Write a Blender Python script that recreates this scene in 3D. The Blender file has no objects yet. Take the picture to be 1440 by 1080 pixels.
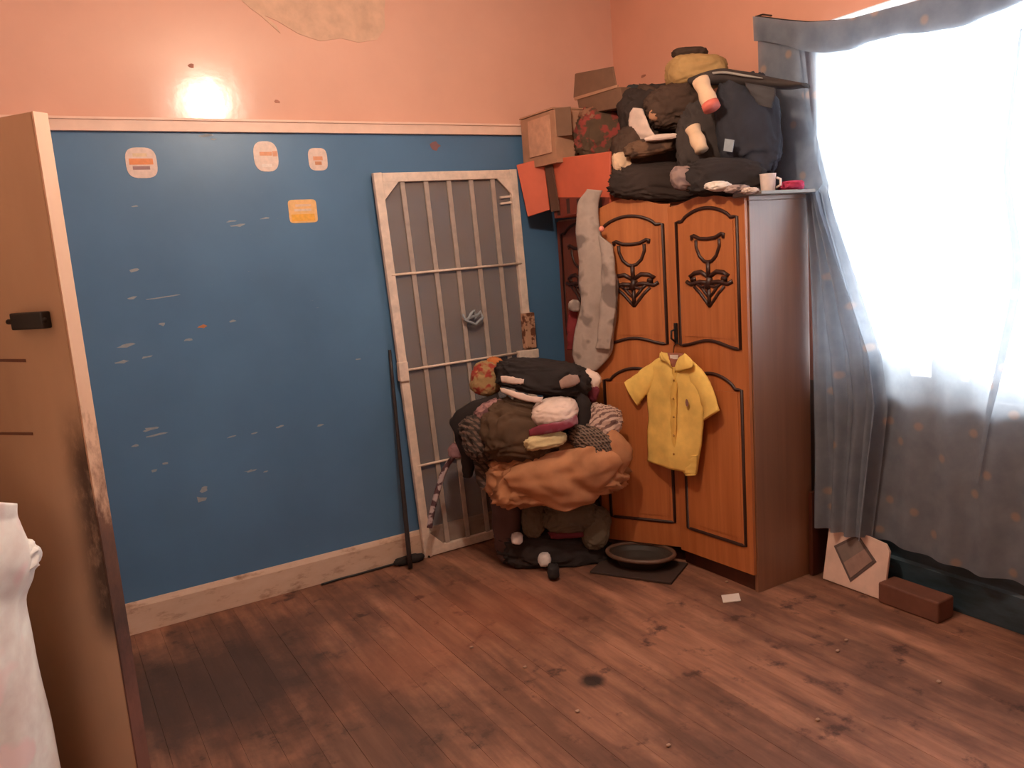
import bpy, bmesh, math, random
from mathutils import Vector, Matrix, noise
random.seed(7)
scene = bpy.context.scene
COL = scene.collection

# ------------------------------------------------------------------ camera
FPX, YAW, PITCH, ROLL = 1137.5, 1.04706, -0.159956, -0.073483
CAM = Vector((-3.1369, -3.9633, 1.6))
cy_, sy_, cp_, sp_ = math.cos(YAW), math.sin(YAW), math.cos(PITCH), math.sin(PITCH)
FW = Vector((cy_*cp_, sy_*cp_, sp_)); R0 = Vector((sy_, -cy_, 0)); U0 = R0.cross(FW)
RT = R0*math.cos(ROLL) + U0*math.sin(ROLL); UP = U0*math.cos(ROLL) - R0*math.sin(ROLL)
FH = Vector((cy_, sy_, 0))                       # horizontal forward
cam_d = bpy.data.cameras.new('camera'); cam = bpy.data.objects.new('camera', cam_d); COL.objects.link(cam)
cam.matrix_world = Matrix(((RT.x, UP.x, -FW.x, CAM.x), (RT.y, UP.y, -FW.y, CAM.y), (RT.z, UP.z, -FW.z, CAM.z), (0, 0, 0, 1)))
cam_d.sensor_width = 36; cam_d.lens = 36*FPX/1440; cam_d.clip_start = 0.02
scene.camera = cam

# ------------------------------------------------------------------ world, light, exposure
w = bpy.data.worlds.new('sky'); scene.world = w; w.use_nodes = True
bg = w.node_tree.nodes['Background']; bg.inputs[0].default_value = (0.86, 0.94, 1.0, 1); bg.inputs[1].default_value = 20.0
vs = scene.view_settings; vs.view_transform = 'Standard'; vs.look = 'None'; vs.gamma = 1; vs.use_curve_mapping = False
vs.exposure = 0.0
WY0, WY1, WZ0, WZ1 = -3.35, -1.47, 0.90, 2.495   # window opening in the right wall
pl = bpy.data.lights.new('window_portal', 'AREA'); pl.shape = 'RECTANGLE'; pl.size = WZ1-WZ0; pl.size_y = WY1-WY0
po = bpy.data.objects.new('window_portal', pl); COL.objects.link(po)
po.location = (0.20, (WY0+WY1)/2, (WZ0+WZ1)/2); po.rotation_euler = (0, math.radians(90), 0)
pl.cycles.is_portal = True
BULB = Vector((-1.95, -1.90, 2.85)); BULB_W = 80

# ------------------------------------------------------------------ pixel helpers (real depth is always given)
def ray(px, py): return (RT*((px-720)/FPX) - UP*((py-540)/FPX) + FW)
def onx(px, py, x): d = ray(px, py); return CAM + d*((x-CAM.x)/d.x)
def ony(px, py, y): d = ray(px, py); return CAM + d*((y-CAM.y)/d.y)
def onz(px, py, z): d = ray(px, py); return CAM + d*((z-CAM.z)/d.z)
def ond(px, py, dist): d = ray(px, py); return CAM + d*(dist/d.dot(FH))
def onp(px, py, P0, N): d = ray(px, py); return CAM + d*((P0-CAM).dot(N)/d.dot(N))

# ------------------------------------------------------------------ materials
MATS = {}
def nodes_of(name):
    m = bpy.data.materials.new(name); m.use_nodes = True; nt = m.node_tree
    return m, nt, nt.nodes['Principled BSDF']
def N(nt, t, **kw):
    n = nt.nodes.new(t)
    for k, v in kw.items(): setattr(n, k, v)
    return n
def L(nt, a, b): nt.links.new(a, b)
def coords(nt, scale=(1, 1, 1), rot=(0, 0, 0)):
    g = N(nt, 'ShaderNodeNewGeometry'); mp = N(nt, 'ShaderNodeMapping')
    mp.inputs['Scale'].default_value = scale; mp.inputs['Rotation'].default_value = rot
    L(nt, g.outputs['Position'], mp.inputs['Vector']); return mp.outputs[0]
def noisetex(nt, vec, scale, detail=4, rough=0.55):
    n = N(nt, 'ShaderNodeTexNoise'); n.inputs['Scale'].default_value = scale
    n.inputs['Detail'].default_value = detail; n.inputs['Roughness'].default_value = rough
    if vec is not None: L(nt, vec, n.inputs['Vector'])
    return n.outputs['Fac']
def ramp(nt, fac, stops):
    r = N(nt, 'ShaderNodeValToRGB'); e = r.color_ramp.elements
    while len(e) < len(stops): e.new(0.5)
    for k, (p, c) in enumerate(stops): e[k].position = p; e[k].color = (*c, 1) if len(c) == 3 else c
    L(nt, fac, r.inputs[0]); return r.outputs[0]
def mixc(nt, fac, a, b, blend='MIX'):
    m = N(nt, 'ShaderNodeMix', data_type='RGBA', blend_type=blend)
    for s, v in ((m.inputs[0], fac), (m.inputs[6], a), (m.inputs[7], b)):
        if hasattr(v, 'is_linked'): L(nt, v, s)
        else: s.default_value = v if isinstance(v, (int, float)) else (*v, 1)
    return m.outputs[2]
def bump(nt, b, h, strength=0.3, dist=0.01):
    n = N(nt, 'ShaderNodeBump'); n.inputs['Strength'].default_value = strength; n.inputs['Distance'].default_value = dist
    L(nt, h, n.inputs['Height']); L(nt, n.outputs[0], b.inputs['Normal'])
def s2l(c): return tuple(((v/255)/12.92 if v/255 <= 0.04045 else ((v/255+0.055)/1.055)**2.4) for v in c)

def plain(name, rgb, rough=0.6, var=0.12, scale=30, metal=0, bmp=0.0):
    if name in MATS: return MATS[name]
    m, nt, b = nodes_of(name); c = s2l(rgb)
    f = noisetex(nt, coords(nt), scale)
    L(nt, ramp(nt, f, [(0.3, tuple(v*(1-var) for v in c)), (0.7, tuple(min(1, v*(1+var)) for v in c))]), b.inputs['Base Color'])
    b.inputs['Roughness'].default_value = rough; b.inputs['Metallic'].default_value = metal
    if bmp: bump(nt, b, f, bmp)
    MATS[name] = m; return m
def fabric(name, rgb, rgb2=None, pattern=None, scale=20, rough=0.92, rot=0.4):
    if name in MATS: return MATS[name]
    m, nt, b = nodes_of(name); c = s2l(rgb); c2 = s2l(rgb2 or tuple(int(v*0.75) for v in rgb))
    vec = coords(nt); f = noisetex(nt, vec, 9, 5)
    base = ramp(nt, f, [(0.3, tuple(v*0.8 for v in c)), (0.7, tuple(min(1, v*1.15) for v in c))])
    if pattern in ('stripes', 'plaid'):
        wv = N(nt, 'ShaderNodeTexWave'); wv.inputs['Scale'].default_value = scale; wv.inputs['Distortion'].default_value = 1.0
        L(nt, coords(nt, rot=(rot, rot*1.3, 0)), wv.inputs['Vector'])
        k = ramp(nt, wv.outputs['Fac'], [(0.55, (0, 0, 0)), (0.68, (1, 1, 1))]); base = mixc(nt, k, base, c2)
        if pattern == 'plaid':
            w2 = N(nt, 'ShaderNodeTexWave', bands_direction='Z'); w2.inputs['Scale'].default_value = scale*0.8; w2.inputs['Distortion'].default_value = 1.0
            L(nt, vec, w2.inputs['Vector'])
            k2 = ramp(nt, w2.outputs['Fac'], [(0.6, (0, 0, 0)), (0.72, (0.7, 0.7, 0.7))]); base = mixc(nt, k2, base, c2)
    elif pattern == 'blotch':
        k = ramp(nt, noisetex(nt, vec, scale, 2), [(0.5, (0, 0, 0)), (0.58, (1, 1, 1))]); base = mixc(nt, k, base, c2)
    L(nt, base, b.inputs['Base Color']); b.inputs['Roughness'].default_value = rough
    b.inputs['Specular IOR Level'].default_value = 0.25
    bump(nt, b, noisetex(nt, vec, 260, 2), 0.15, 0.002)
    MATS[name] = m; return m

def wall_paint(name, low, split_z, high, rough_low=0.38, rough_high=0.22):
    m, nt, b = nodes_of(name); vec = coords(nt)
    g = N(nt, 'ShaderNodeNewGeometry'); sx = N(nt, 'ShaderNodeSeparateXYZ'); L(nt, g.outputs['Position'], sx.inputs[0])
    gt = N(nt, 'ShaderNodeMath', operation='GREATER_THAN'); L(nt, sx.outputs['Z'], gt.inputs[0]); gt.inputs[1].default_value = split_z
    f = noisetex(nt, vec, 2.2, 5); lo, hi = s2l(low), s2l(high)
    cl = ramp(nt, f, [(0.3, tuple(v*0.9 for v in lo)), (0.7, tuple(v*1.1 for v in lo))])
    # thin scuffs and scratches in the blue gloss paint
    fs = noisetex(nt, coords(nt, (14, 14, 95), (0, 0.06, 0)), 1.6, 3, 0.6)
    fm = noisetex(nt, vec, 1.7, 2)
    k = N(nt, 'ShaderNodeMath', operation='MULTIPLY'); L(nt, ramp(nt, fs, [(0.68, (0, 0, 0)), (0.75, (1, 1, 1))]), k.inputs[0])
    L(nt, ramp(nt, fm, [(0.48, (0, 0, 0)), (0.62, (0.45, 0.45, 0.45))]), k.inputs[1])
    cl = mixc(nt, k.outputs[0], cl, s2l((150, 155, 165)))
    ch = ramp(nt, f, [(0.3, tuple(v*0.95 for v in hi)), (0.7, tuple(v*1.05 for v in hi))])
    L(nt, mixc(nt, gt.outputs[0], cl, ch), b.inputs['Base Color'])
    rr = N(nt, 'ShaderNodeMapRange'); L(nt, gt.outputs[0], rr.inputs[0]); rr.inputs[3].default_value = rough_low; rr.inputs[4].default_value = rough_high
    L(nt, rr.outputs[0], b.inputs['Roughness'])
    bump(nt, b, noisetex(nt, vec, 6, 6, 0.6), 0.10, 0.01)
    return m

def wood(name, c1, c2, scale=(30, 30, 1.6), rough=0.38, coat=0.0):
    m, nt, b = nodes_of(name); a, d = s2l(c1), s2l(c2)
    f = noisetex(nt, coords(nt, scale), 1.0, 6, 0.6)
    L(nt, ramp(nt, f, [(0.3, a), (0.72, d)]), b.inputs['Base Color']); b.inputs['Roughness'].default_value = rough
    b.inputs['Coat Weight'].default_value = coat; b.inputs['Coat Roughness'].default_value = 0.32
    bump(nt, b, f, 0.06, 0.004); return m

RAIL_Z = 2.241
M_WALL = wall_paint('salmon_and_blue_gloss_paint', (82, 118, 154), RAIL_Z, (226, 172, 150), 0.38, 0.19)
M_WALL2 = wall_paint('salmon_and_beige_paint', (150, 128, 116), 0.9, (224, 158, 132), 0.6, 0.35)
M_WALLB = wall_paint('salmon_and_beige_gloss_paint', (206, 178, 156), RAIL_Z, (226, 172, 150), 0.45, 0.3)
M_CEIL = plain('ceiling_white', (226, 214, 200), 0.8, 0.04, 3)
M_RAIL = plain('rail_cream', (236, 196, 176), 0.45, 0.06, 12)
M_WHITEP = plain('chipped_white_paint', (230, 206, 190), 0.5, 0.15, 25, bmp=0.2)
M_BAR = plain('gate_bar_grey', (176, 158, 148), 0.5, 0.15, 25, bmp=0.1)
M_WARD = wood('wardrobe_orange_veneer', (168, 94, 50), (196, 118, 68))
M_WARDS = wood('wardrobe_side_veneer', (126, 80, 56), (142, 94, 66), rough=0.42, coat=0.9)
M_WARDD = wood('wardrobe_dark_board', (64, 30, 20), (84, 40, 26))
M_MOULD = plain('dark_moulding', (56, 28, 20), 0.45, 0.2, 40)
M_BLACK = plain('black_metal', (34, 30, 30), 0.4, 0.2, 40)
M_CARD = plain('cardboard', (176, 128, 100), 0.85, 0.08, 20)
M_CARDD = plain('cardboard_dark', (120, 86, 66), 0.85, 0.08, 20)
M_CARDIN = plain('cardboard_inside', (92, 62, 48), 0.85, 0.08, 20)
M_ORANGE = plain('orange_card', (208, 98, 70), 0.6, 0.06, 10)
M_PAPER = plain('paper_white', (226, 208, 196), 0.7, 0.05, 30)
M_GREY = plain('grey_board', (150, 140, 132), 0.7, 0.08, 20)
M_PLASTER = plain('bare_plaster', (214, 172, 146), 0.9, 0.12, 14, bmp=0.3)
M_CHIP = plain('chipped_paint_pale', (150, 154, 160), 0.7, 0.1, 60)
M_CHIPO = plain('chipped_paint_orange', (190, 120, 80), 0.7, 0.1, 60)
M_NAVY = plain('dark_blue_skirting_paint', (40, 54, 66), 0.5, 0.3, 9)

def skirt_mat():
    m, nt, b = nodes_of('dirty_cream_skirting_paint'); vec = coords(nt, (1, 1, 2.5))
    f = noisetex(nt, vec, 7, 6, 0.65)
    L(nt, ramp(nt, f, [(0.30, s2l((150, 112, 90))), (0.45, s2l((206, 172, 150))), (0.8, s2l((216, 186, 166)))]), b.inputs['Base Color'])
    b.inputs['Roughness'].default_value = 0.55; bump(nt, b, f, 0.2, 0.004); return m
M_SKIRT = skirt_mat()
def dirty_navy():
    m, nt, b = nodes_of('peeling_navy_paint'); f = noisetex(nt, coords(nt, (6, 2.5, 9)), 1.6, 6, 0.62)
    L(nt, ramp(nt, f, [(0.35, s2l((36, 50, 56))), (0.6, s2l((60, 78, 90))), (0.68, s2l((66, 54, 50))), (0.76, s2l((150, 122, 100)))]), b.inputs['Base Color'])
    b.inputs['Roughness'].default_value = 0.5; bump(nt, b, f, 0.3, 0.006); return m
M_NAVYD = dirty_navy()
def floor_mat():
    m, nt, b = nodes_of('worn_stained_floorboards')
    g = N(nt, 'ShaderNodeNewGeometry'); oi = N(nt, 'ShaderNodeObjectInfo')
    f1 = noisetex(nt, coords(nt, (9, 1.1, 1)), 1.5, 7, 0.62)          # grain and wear along the boards
    f2 = noisetex(nt, coords(nt, (1.5, 0.9, 1)), 1.7, 6, 0.66)                       # broad stains
    f3 = noisetex(nt, coords(nt), 7, 5, 0.65)
    c = ramp(nt, f1, [(0.28, s2l((100, 64, 50))), (0.5, s2l((150, 100, 78))), (0.74, s2l((188, 132, 104)))])
    st = ramp(nt, f2, [(0.42, (0, 0, 0)), (0.56, (1, 1, 1))])
    c = mixc(nt, st, mixc(nt, 0.6, c, s2l((86, 54, 42))), c)
    sp = ramp(nt, f3, [(0.32, (1, 1, 1)), (0.42, (0, 0, 0))]); c = mixc(nt, sp, c, s2l((78, 46, 36)))
    def spot(c, x, y, r0, r1, col, amt):
        d = N(nt, 'ShaderNodeVectorMath', operation='DISTANCE'); L(nt, g.outputs['Position'], d.inputs[0]); d.inputs[1].default_value = (x, y, 0)
        a = N(nt, 'ShaderNodeMath', operation='MULTIPLY_ADD'); L(nt, f3, a.inputs[0]); a.inputs[1].default_value = r1*0.9; L(nt, d.outputs['Value'], a.inputs[2])
        mr = N(nt, 'ShaderNodeMapRange'); L(nt, a.outputs[0], mr.inputs[0])
        mr.inputs[1].default_value = r0+r1*0.45; mr.inputs[2].default_value = r1+r1*0.45; mr.inputs[3].default_value = amt; mr.inputs[4].default_value = 0
        return mixc(nt, mr.outputs[0], c, s2l(col))
    c = spot(c, -2.75, -0.75, 0.25, 0.75, (64, 48, 42), 0.85)          # broad dark brown patch near the wall
    c = spot(c, -2.35, -1.55, 0.15, 0.5, (70, 50, 42), 0.7)
    c = spot(c, -2.05, -1.05, 0.05, 0.30, (160, 100, 74), 0.45)        # rubbed reddish patch
    c = spot(c, -1.55, -0.85, 0.10, 0.5, (156, 88, 60), 0.5)
    c = spot(c, -1.54, -1.635, 0.03, 0.06, (40, 27, 24), 0.95)        # burn mark
    tint = N(nt, 'ShaderNodeMapRange'); L(nt, oi.outputs['Random'], tint.inputs[0]); tint.inputs[3].default_value = 0.88; tint.inputs[4].default_value = 1.12
    cm = N(nt, 'ShaderNodeVectorMath', operation='SCALE'); L(nt, c, cm.inputs[0]); L(nt, tint.outputs[0], cm.inputs['Scale'])
    L(nt, cm.outputs[0], b.inputs['Base Color']); b.inputs['Roughness'].default_value = 0.62
    bump(nt, b, f1, 0.25, 0.006); return m
M_FLOOR = floor_mat()
DOOR_DIR = Vector((0.62, -0.785, 0)).normalized(); DOOR_EDGE = Vector((-3.072, -1.60, 0))
def door_mat():
    m, nt, b = nodes_of('brown_door_paint'); g = N(nt, 'ShaderNodeNewGeometry')
    f = noisetex(nt, coords(nt, (3, 3, 1)), 2, 5); f2 = noisetex(nt, coords(nt, (9, 9, 5)), 1.6, 6, 0.68)
    base = ramp(nt, f, [(0.3, s2l((192, 156, 128))), (0.7, s2l((204, 168, 138)))])
    sub = N(nt, 'ShaderNodeVectorMath', operation='SUBTRACT'); L(nt, g.outputs['Position'], sub.inputs[0]); sub.inputs[1].default_value = DOOR_EDGE
    dt = N(nt, 'ShaderNodeVectorMath', operation='DOT_PRODUCT'); L(nt, sub.outputs[0], dt.inputs[0]); dt.inputs[1].default_value = DOOR_DIR
    sx = N(nt, 'ShaderNodeSeparateXYZ'); L(nt, g.outputs['Position'], sx.inputs[0])
    def mr(v, a0, a1, b0, b1):
        n = N(nt, 'ShaderNodeMapRange', interpolation_type='SMOOTHSTEP'); L(nt, v, n.inputs[0])
        for k, q in zip((1, 2, 3, 4), (a0, a1, b0, b1)): n.inputs[k].default_value = q
        return n.outputs[0]
    def mul(a, c):
        n = N(nt, 'ShaderNodeMath', operation='MULTIPLY'); L(nt, a, n.inputs[0]); L(nt, c, n.inputs[1]); return n.outputs[0]
    edge = mr(dt.outputs['Value'], -0.11, -0.02, 0.0, 1.0)              # hand grease and scraped paint beside the free edge
    zz = mul(mr(sx.outputs['Z'], 0.58, 0.72, 0.0, 1.0), mr(sx.outputs['Z'], 1.12, 1.34, 1.0, 0.0))
    k = mul(mul(edge, zz), mr(f2, 0.30, 0.55, 0.35, 1.0))
    L(nt, mixc(nt, k, base, s2l((78, 56, 42))), b.inputs['Base Color']); b.inputs['Roughness'].default_value = 0.55; return m
M_DOOR = door_mat()
def door_edge_mat():
    m, nt, b = nodes_of('worn_door_edge')
    g = N(nt, 'ShaderNodeNewGeometry'); sx = N(nt, 'ShaderNodeSeparateXYZ'); L(nt, g.outputs['Position'], sx.inputs[0])
    f = noisetex(nt, coords(nt, (10, 10, 4)), 1.5, 6, 0.7)
    a = N(nt, 'ShaderNodeMath', operation='MULTIPLY_ADD'); L(nt, f, a.inputs[0]); a.inputs[1].default_value = 0.9; L(nt, sx.outputs['Z'], a.inputs[2])
    L(nt, ramp(nt, N_map(nt, a.outputs[0], 0.2, 2.6), [(0.25, s2l((120, 78, 66))), (0.40, s2l((70, 46, 38))), (0.52, s2l((110, 72, 52))), (0.60, s2l((212, 168, 138))), (0.9, s2l((224, 182, 154)))]), b.inputs['Base Color'])
    b.inputs['Roughness'].default_value = 0.6; return m
def N_map(nt, v, a, b):
    mr = N(nt, 'ShaderNodeMapRange'); L(nt, v, mr.inputs[0]); mr.inputs[1].default_value = a; mr.inputs[2].default_value = b; return mr.outputs[0]
M_DOORE = door_edge_mat()
def curtain_mat(name, trans, transp, dark=1.0):
    m, nt, b = nodes_of(name); out = nt.nodes['Material Output']
    vec = coords(nt)
    f = noisetex(nt, vec, 14, 5)
    base = ramp(nt, f, [(0.3, tuple(v*dark for v in s2l((122, 128, 140)))), (0.7, tuple(v*dark for v in s2l((150, 154, 164))))])
    vo = N(nt, 'ShaderNodeTexVoronoi'); vo.voronoi_dimensions = '2D'; vo.inputs['Scale'].default_value = 5.2; vo.inputs['Randomness'].default_value = 0.9
    g = N(nt, 'ShaderNodeNewGeometry'); sx = N(nt, 'ShaderNodeSeparateXYZ'); cx = N(nt, 'ShaderNodeCombineXYZ')
    L(nt, g.outputs['Position'], sx.inputs[0]); L(nt, sx.outputs['Y'], cx.inputs[0]); L(nt, sx.outputs['Z'], cx.inputs[1]); L(nt, cx.outputs[0], vo.inputs['Vector'])
    k = ramp(nt, vo.outputs['Distance'], [(0.06, (0.65, 0.65, 0.65)), (0.115, (0, 0, 0))])
    base = mixc(nt, k, base, s2l((206, 166, 134)))
    L(nt, base, b.inputs['Base Color']); b.inputs['Roughness'].default_value = 0.95; b.inputs['Specular IOR Level'].default_value = 0.1
    tr = N(nt, 'ShaderNodeBsdfTranslucent'); tp = N(nt, 'ShaderNodeBsdfTransparent')
    L(nt, mixc(nt, 0.5, base, (0.85, 0.9, 0.95)), tr.inputs[0])
    m1 = N(nt, 'ShaderNodeMixShader'); m1.inputs[0].default_value = trans; L(nt, b.outputs[0], m1.inputs[1]); L(nt, tr.outputs[0], m1.inputs[2])
    m2 = N(nt, 'ShaderNodeMixShader'); m2.inputs[0].default_value = transp; L(nt, m1.outputs[0], m2.inputs[1]); L(nt, tp.outputs[0], m2.inputs[2])
    L(nt, m2.outputs[0], out.inputs[0]); return m
M_CURT = curtain_mat('sheer_grey_curtain', 0.42, 0.10)
def glass_mat():
    m, nt, b = nodes_of('window_glass'); out = nt.nodes['Material Output']
    tp = N(nt, 'ShaderNodeBsdfTransparent'); gl = N(nt, 'ShaderNodeBsdfGlossy'); gl.inputs['Roughness'].default_value = 0.02
    fr = N(nt, 'ShaderNodeFresnel'); fr.inputs[0].default_value = 1.45
    mx = N(nt, 'ShaderNodeMixShader'); L(nt, fr.outputs[0], mx.inputs[0]); L(nt, tp.outputs[0], mx.inputs[1]); L(nt, gl.outputs[0], mx.inputs[2])
    L(nt, mx.outputs[0], out.inputs[0]); return m
M_GLASS = glass_mat()

# ------------------------------------------------------------------ builders (all vertices are given in world space)
def tag(o, label=None, cat=None, group=None, kind=None):
    if label: o['label'] = label
    if cat: o['category'] = cat
    if group: o['group'] = group
    if kind: o['kind'] = kind
    return o
def thing(name, label, cat, loc, group=None, kind=None):
    o = bpy.data.objects.new(name, None); COL.objects.link(o); o.location = loc; o.empty_display_size = 0.05
    return tag(o, label, cat, group, kind)
def root_of(o):
    v = Vector((0, 0, 0))
    while o: v += o.location; o = o.parent
    return v
def build(name, verts, faces, mat, parent=None, smooth=False, base=None, normals=True):
    verts = [Vector(v) for v in verts]
    off = root_of(parent) if parent else Vector((0, 0, 0))
    org = Vector((0, 0, 0))
    if parent is None:
        xs = [v.x for v in verts]; ys = [v.y for v in verts]; zs = [v.z for v in verts]
        org = Vector(base) if base else Vector(((min(xs)+max(xs))/2, (min(ys)+max(ys))/2, min(zs)))
    me = bpy.data.meshes.new(name); me.from_pydata([v-off-org for v in verts], [], faces)
    if normals:
        bm = bmesh.new(); bm.from_mesh(me); bmesh.ops.recalc_face_normals(bm, faces=bm.faces); bm.to_mesh(me); bm.free()
    if smooth: me.polygons.foreach_set('use_smooth', [True]*len(me.polygons))
    me.materials.append(mat)
    o = bpy.data.objects.new(name, me); COL.objects.link(o); o.location = org; o.parent = parent
    return o
def box_vf(lo, hi):
    x0, y0, z0 = lo; x1, y1, z1 = hi
    v = [(x0,y0,z0),(x1,y0,z0),(x1,y1,z0),(x0,y1,z0),(x0,y0,z1),(x1,y0,z1),(x1,y1,z1),(x0,y1,z1)]
    f = [(0,3,2,1),(4,5,6,7),(0,1,5,4),(1,2,6,5),(2,3,7,6),(3,0,4,7)]
    return v, f
def obox_vf(c, a, b, d):
    """oriented box from centre and three half-axis vectors"""
    c, a, b, d = Vector(c), Vector(a), Vector(b), Vector(d)
    v = [c+a*i+b*j+d*k for k in (-1, 1) for i, j in ((-1,-1),(1,-1),(1,1),(-1,1))]
    return v, [(0,3,2,1),(4,5,6,7),(0,1,5,4),(1,2,6,5),(2,3,7,6),(3,0,4,7)]
def bevelled(v, f, r, seg=2):
    bm = bmesh.new(); bv = [bm.verts.new(x) for x in v]
    for q in f: bm.faces.new([bv[i] for i in q])
    bmesh.ops.bevel(bm, geom=bm.edges[:], offset=r, segments=seg, profile=0.5, affect='EDGES')
    bm.verts.index_update(); vv = [x.co.copy() for x in bm.verts]; ff = [[x.index for x in q.verts] for q in bm.faces]; bm.free()
    return vv, ff
def box(name, lo, hi, mat, parent=None, bev=0.0):
    lo2 = [min(a, b) for a, b in zip(lo, hi)]; hi2 = [max(a, b) for a, b in zip(lo, hi)]
    v, f = box_vf(lo2, hi2)
    if bev: v, f = bevelled(v, f, bev)
    return build(name, v, f, mat, parent)
def obox(name, c, a, b, d, mat, parent=None, bev=0.0):
    v, f = obox_vf(c, a, b, d)
    if bev: v, f = bevelled(v, f, bev)
    return build(name, v, f, mat, parent)
def join_vf(parts):
    V, F = [], []
    for v, f in parts:
        o = len(V); V += list(v); F += [[i+o for i in q] for q in f]
    return V, F
def tube_vf(pts, r, n=8, closed=False):
    pts = [Vector(p) for p in pts]; V, F = [], []; m = len(pts)
    rr = r if isinstance(r, (list, tuple)) else [r]*m
    prev = None
    for i, p in enumerate(pts):
        if closed: t = (pts[(i+1) % m]-pts[i-1]).normalized()
        else: t = (pts[min(i+1, m-1)]-pts[max(i-1, 0)]).normalized()
        ref = prev if prev else (Vector((0, 0, 1)) if abs(t.z) < 0.9 else Vector((1, 0, 0)))
        a = (ref - t*ref.dot(t)).normalized(); b = t.cross(a); prev = a
        for k in range(n):
            an = 2*math.pi*k/n; V.append(p + a*math.cos(an)*rr[i] + b*math.sin(an)*rr[i])
    for i in range(m if closed else m-1):
        for k in range(n):
            F.append((i*n+k, i*n+(k+1) % n, ((i+1) % m)*n+(k+1) % n, ((i+1) % m)*n+k))
    if not closed: F.append(list(range(n))[::-1]); F.append(list(range((m-1)*n, m*n)))
    return V, F
def tube(name, pts, r, mat, parent=None, n=8, closed=False):
    v, f = tube_vf(pts, r, n, closed); return build(name, v, f, mat, parent, True)
def prism_vf(outline, nrm, th):
    """flat outline (world points) thickened by th along nrm"""
    o = [Vector(p) for p in outline]; n = len(o); nv = Vector(nrm)*th
    V = o + [p+nv for p in o]
    F = [list(range(n))[::-1], list(range(n, 2*n))] + [(i, (i+1) % n, n+(i+1) % n, n+i) for i in range(n)]
    return V, F
def crom(a, b, c, d, t):
    return 0.5*((2*b) + (c-a)*t + (2*a-5*b+4*c-d)*t*t + (3*b-a-3*c+d)*t*t*t)
def resample(rows, m):
    out = []; n = len(rows)
    for i in range(m):
        s = i/(m-1)*(n-1); k = min(int(s), n-2); t = s-k
        g = lambda j: rows[max(0, min(n-1, j))]
        out.append(tuple(crom(g(k-1)[q], g(k)[q], g(k+1)[q], g(k+2)[q], t) for q in range(len(rows[0]))))
    return out
def hang(name, rows, thick, mat, parent=None, fold=0.006, freq=18.0, seed=0, nu=26, nv=34, back=None, wob=0.004):
    """cloth hanging as a closed soft shell between left and right edge points, folds running down its length"""
    R = resample([(Vector(a), Vector(b)) for a, b in rows], nv)
    V, F = [], []; ring = 2*nu-2; nrm0 = None
    for i, (A, B) in enumerate(R):
        dn = (R[min(i+1, nv-1)][0]+R[min(i+1, nv-1)][1] - R[max(i-1, 0)][0]-R[max(i-1, 0)][1])
        nr = (B-A).cross(dn)
        nr = nr.normalized() if nr.length > 1e-9 else nrm0
        if nr.dot(CAM-A) < 0: nr = -nr
        nrm0 = nr; W = (B-A).length; v = i/(nv-1)
        def off(u, s):
            e = max(0.0, 1-(2*u-1)**2)**0.55
            q = u*W*freq
            fo = math.sin(q + 2.2*noise.noise((q*0.35+seed, v*2.1, seed*1.7)) + seed) * (0.4+0.6*v)
            lo = noise.noise((u*W*9+seed*3.1, v*5.0, seed))
            return e*(thick*s + (fold*fo + wob*2*lo) * (1 if s > 0 else 0.6))
        e0 = A + (B-A).normalized()*wob*2.0*noise.noise((v*9, seed, 3.3)); e1 = B + (B-A).normalized()*wob*2.0*noise.noise((v*9, seed, 8.1))
        for j in range(nu):
            u = j/(nu-1); V.append(e0+(e1-e0)*u + nr*off(u, 1))
        for j in range(nu-2, 0, -1):
            u = j/(nu-1); V.append(e0+(e1-e0)*u + nr*off(u, -(back if back is not None else 0.5)))
    for i in range(nv-1):
        for k in range(ring):
            F.append((i*ring+k, i*ring+(k+1) % ring, (i+1)*ring+(k+1) % ring, (i+1)*ring+k))
    F.append(list(range(ring))); F.append(list(range((nv-1)*ring, nv*ring)))
    return build(name, V, F, mat, parent, True)
_ico = {}
def ico(l):
    if l not in _ico:
        bm = bmesh.new(); bmesh.ops.create_icosphere(bm, subdivisions=l, radius=1)
        _ico[l] = ([v.co.copy() for v in bm.verts], [[v.index for v in f.verts] for f in bm.faces]); bm.free()
    return _ico[l]
def lump(name, c, ax, ay, az, mat, parent=None, seed=0, amp=0.19, freq=1.9, e=0.72, lvl=5, zmin=None, flat=None):
    """crumpled cloth: a soft super-ellipsoid broken up by ridged folds; ax, ay, az are half-axis vectors"""
    vs_, fs_ = ico(lvl); V = []; c = Vector(c)
    sgn = lambda q: math.copysign(abs(q)**e, q)
    ss = Vector((seed*7.3, seed*3.1, seed*5.7))
    for n in vs_:
        q = Vector((sgn(n.x), sgn(n.y), sgn(n.z)))
        wv = noise.noise_vector(n*freq*0.8+ss)*0.5
        p = (n+wv)*freq
        r1 = 1-abs(noise.noise(Vector((p.x*1.0, p.y*1.0, p.z*2.2))+ss))*2
        r2 = 1-abs(noise.noise(Vector((p.x*2.4, p.y*2.0, p.z*3.6))+ss*1.7))*2
        lo = noise.noise(n*1.1+ss*0.3)
        r3 = 1-abs(noise.noise(Vector((p.x*4.2, p.y*3.6, p.z*6.5))+ss*2.3))*2
        s = 1 + amp*(0.75*r1+0.5*r2+0.3*r3-0.75) + amp*0.8*lo
        P = c + ax*(q.x*s) + ay*(q.y*s) + az*(q.z*s)
        if zmin is not None and P.z < zmin: P.z = zmin + 0.004*noise.noise(n*3+ss)**2
        V.append(P)
    return build(name, V, fs_, mat, parent, True, normals=False)
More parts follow.
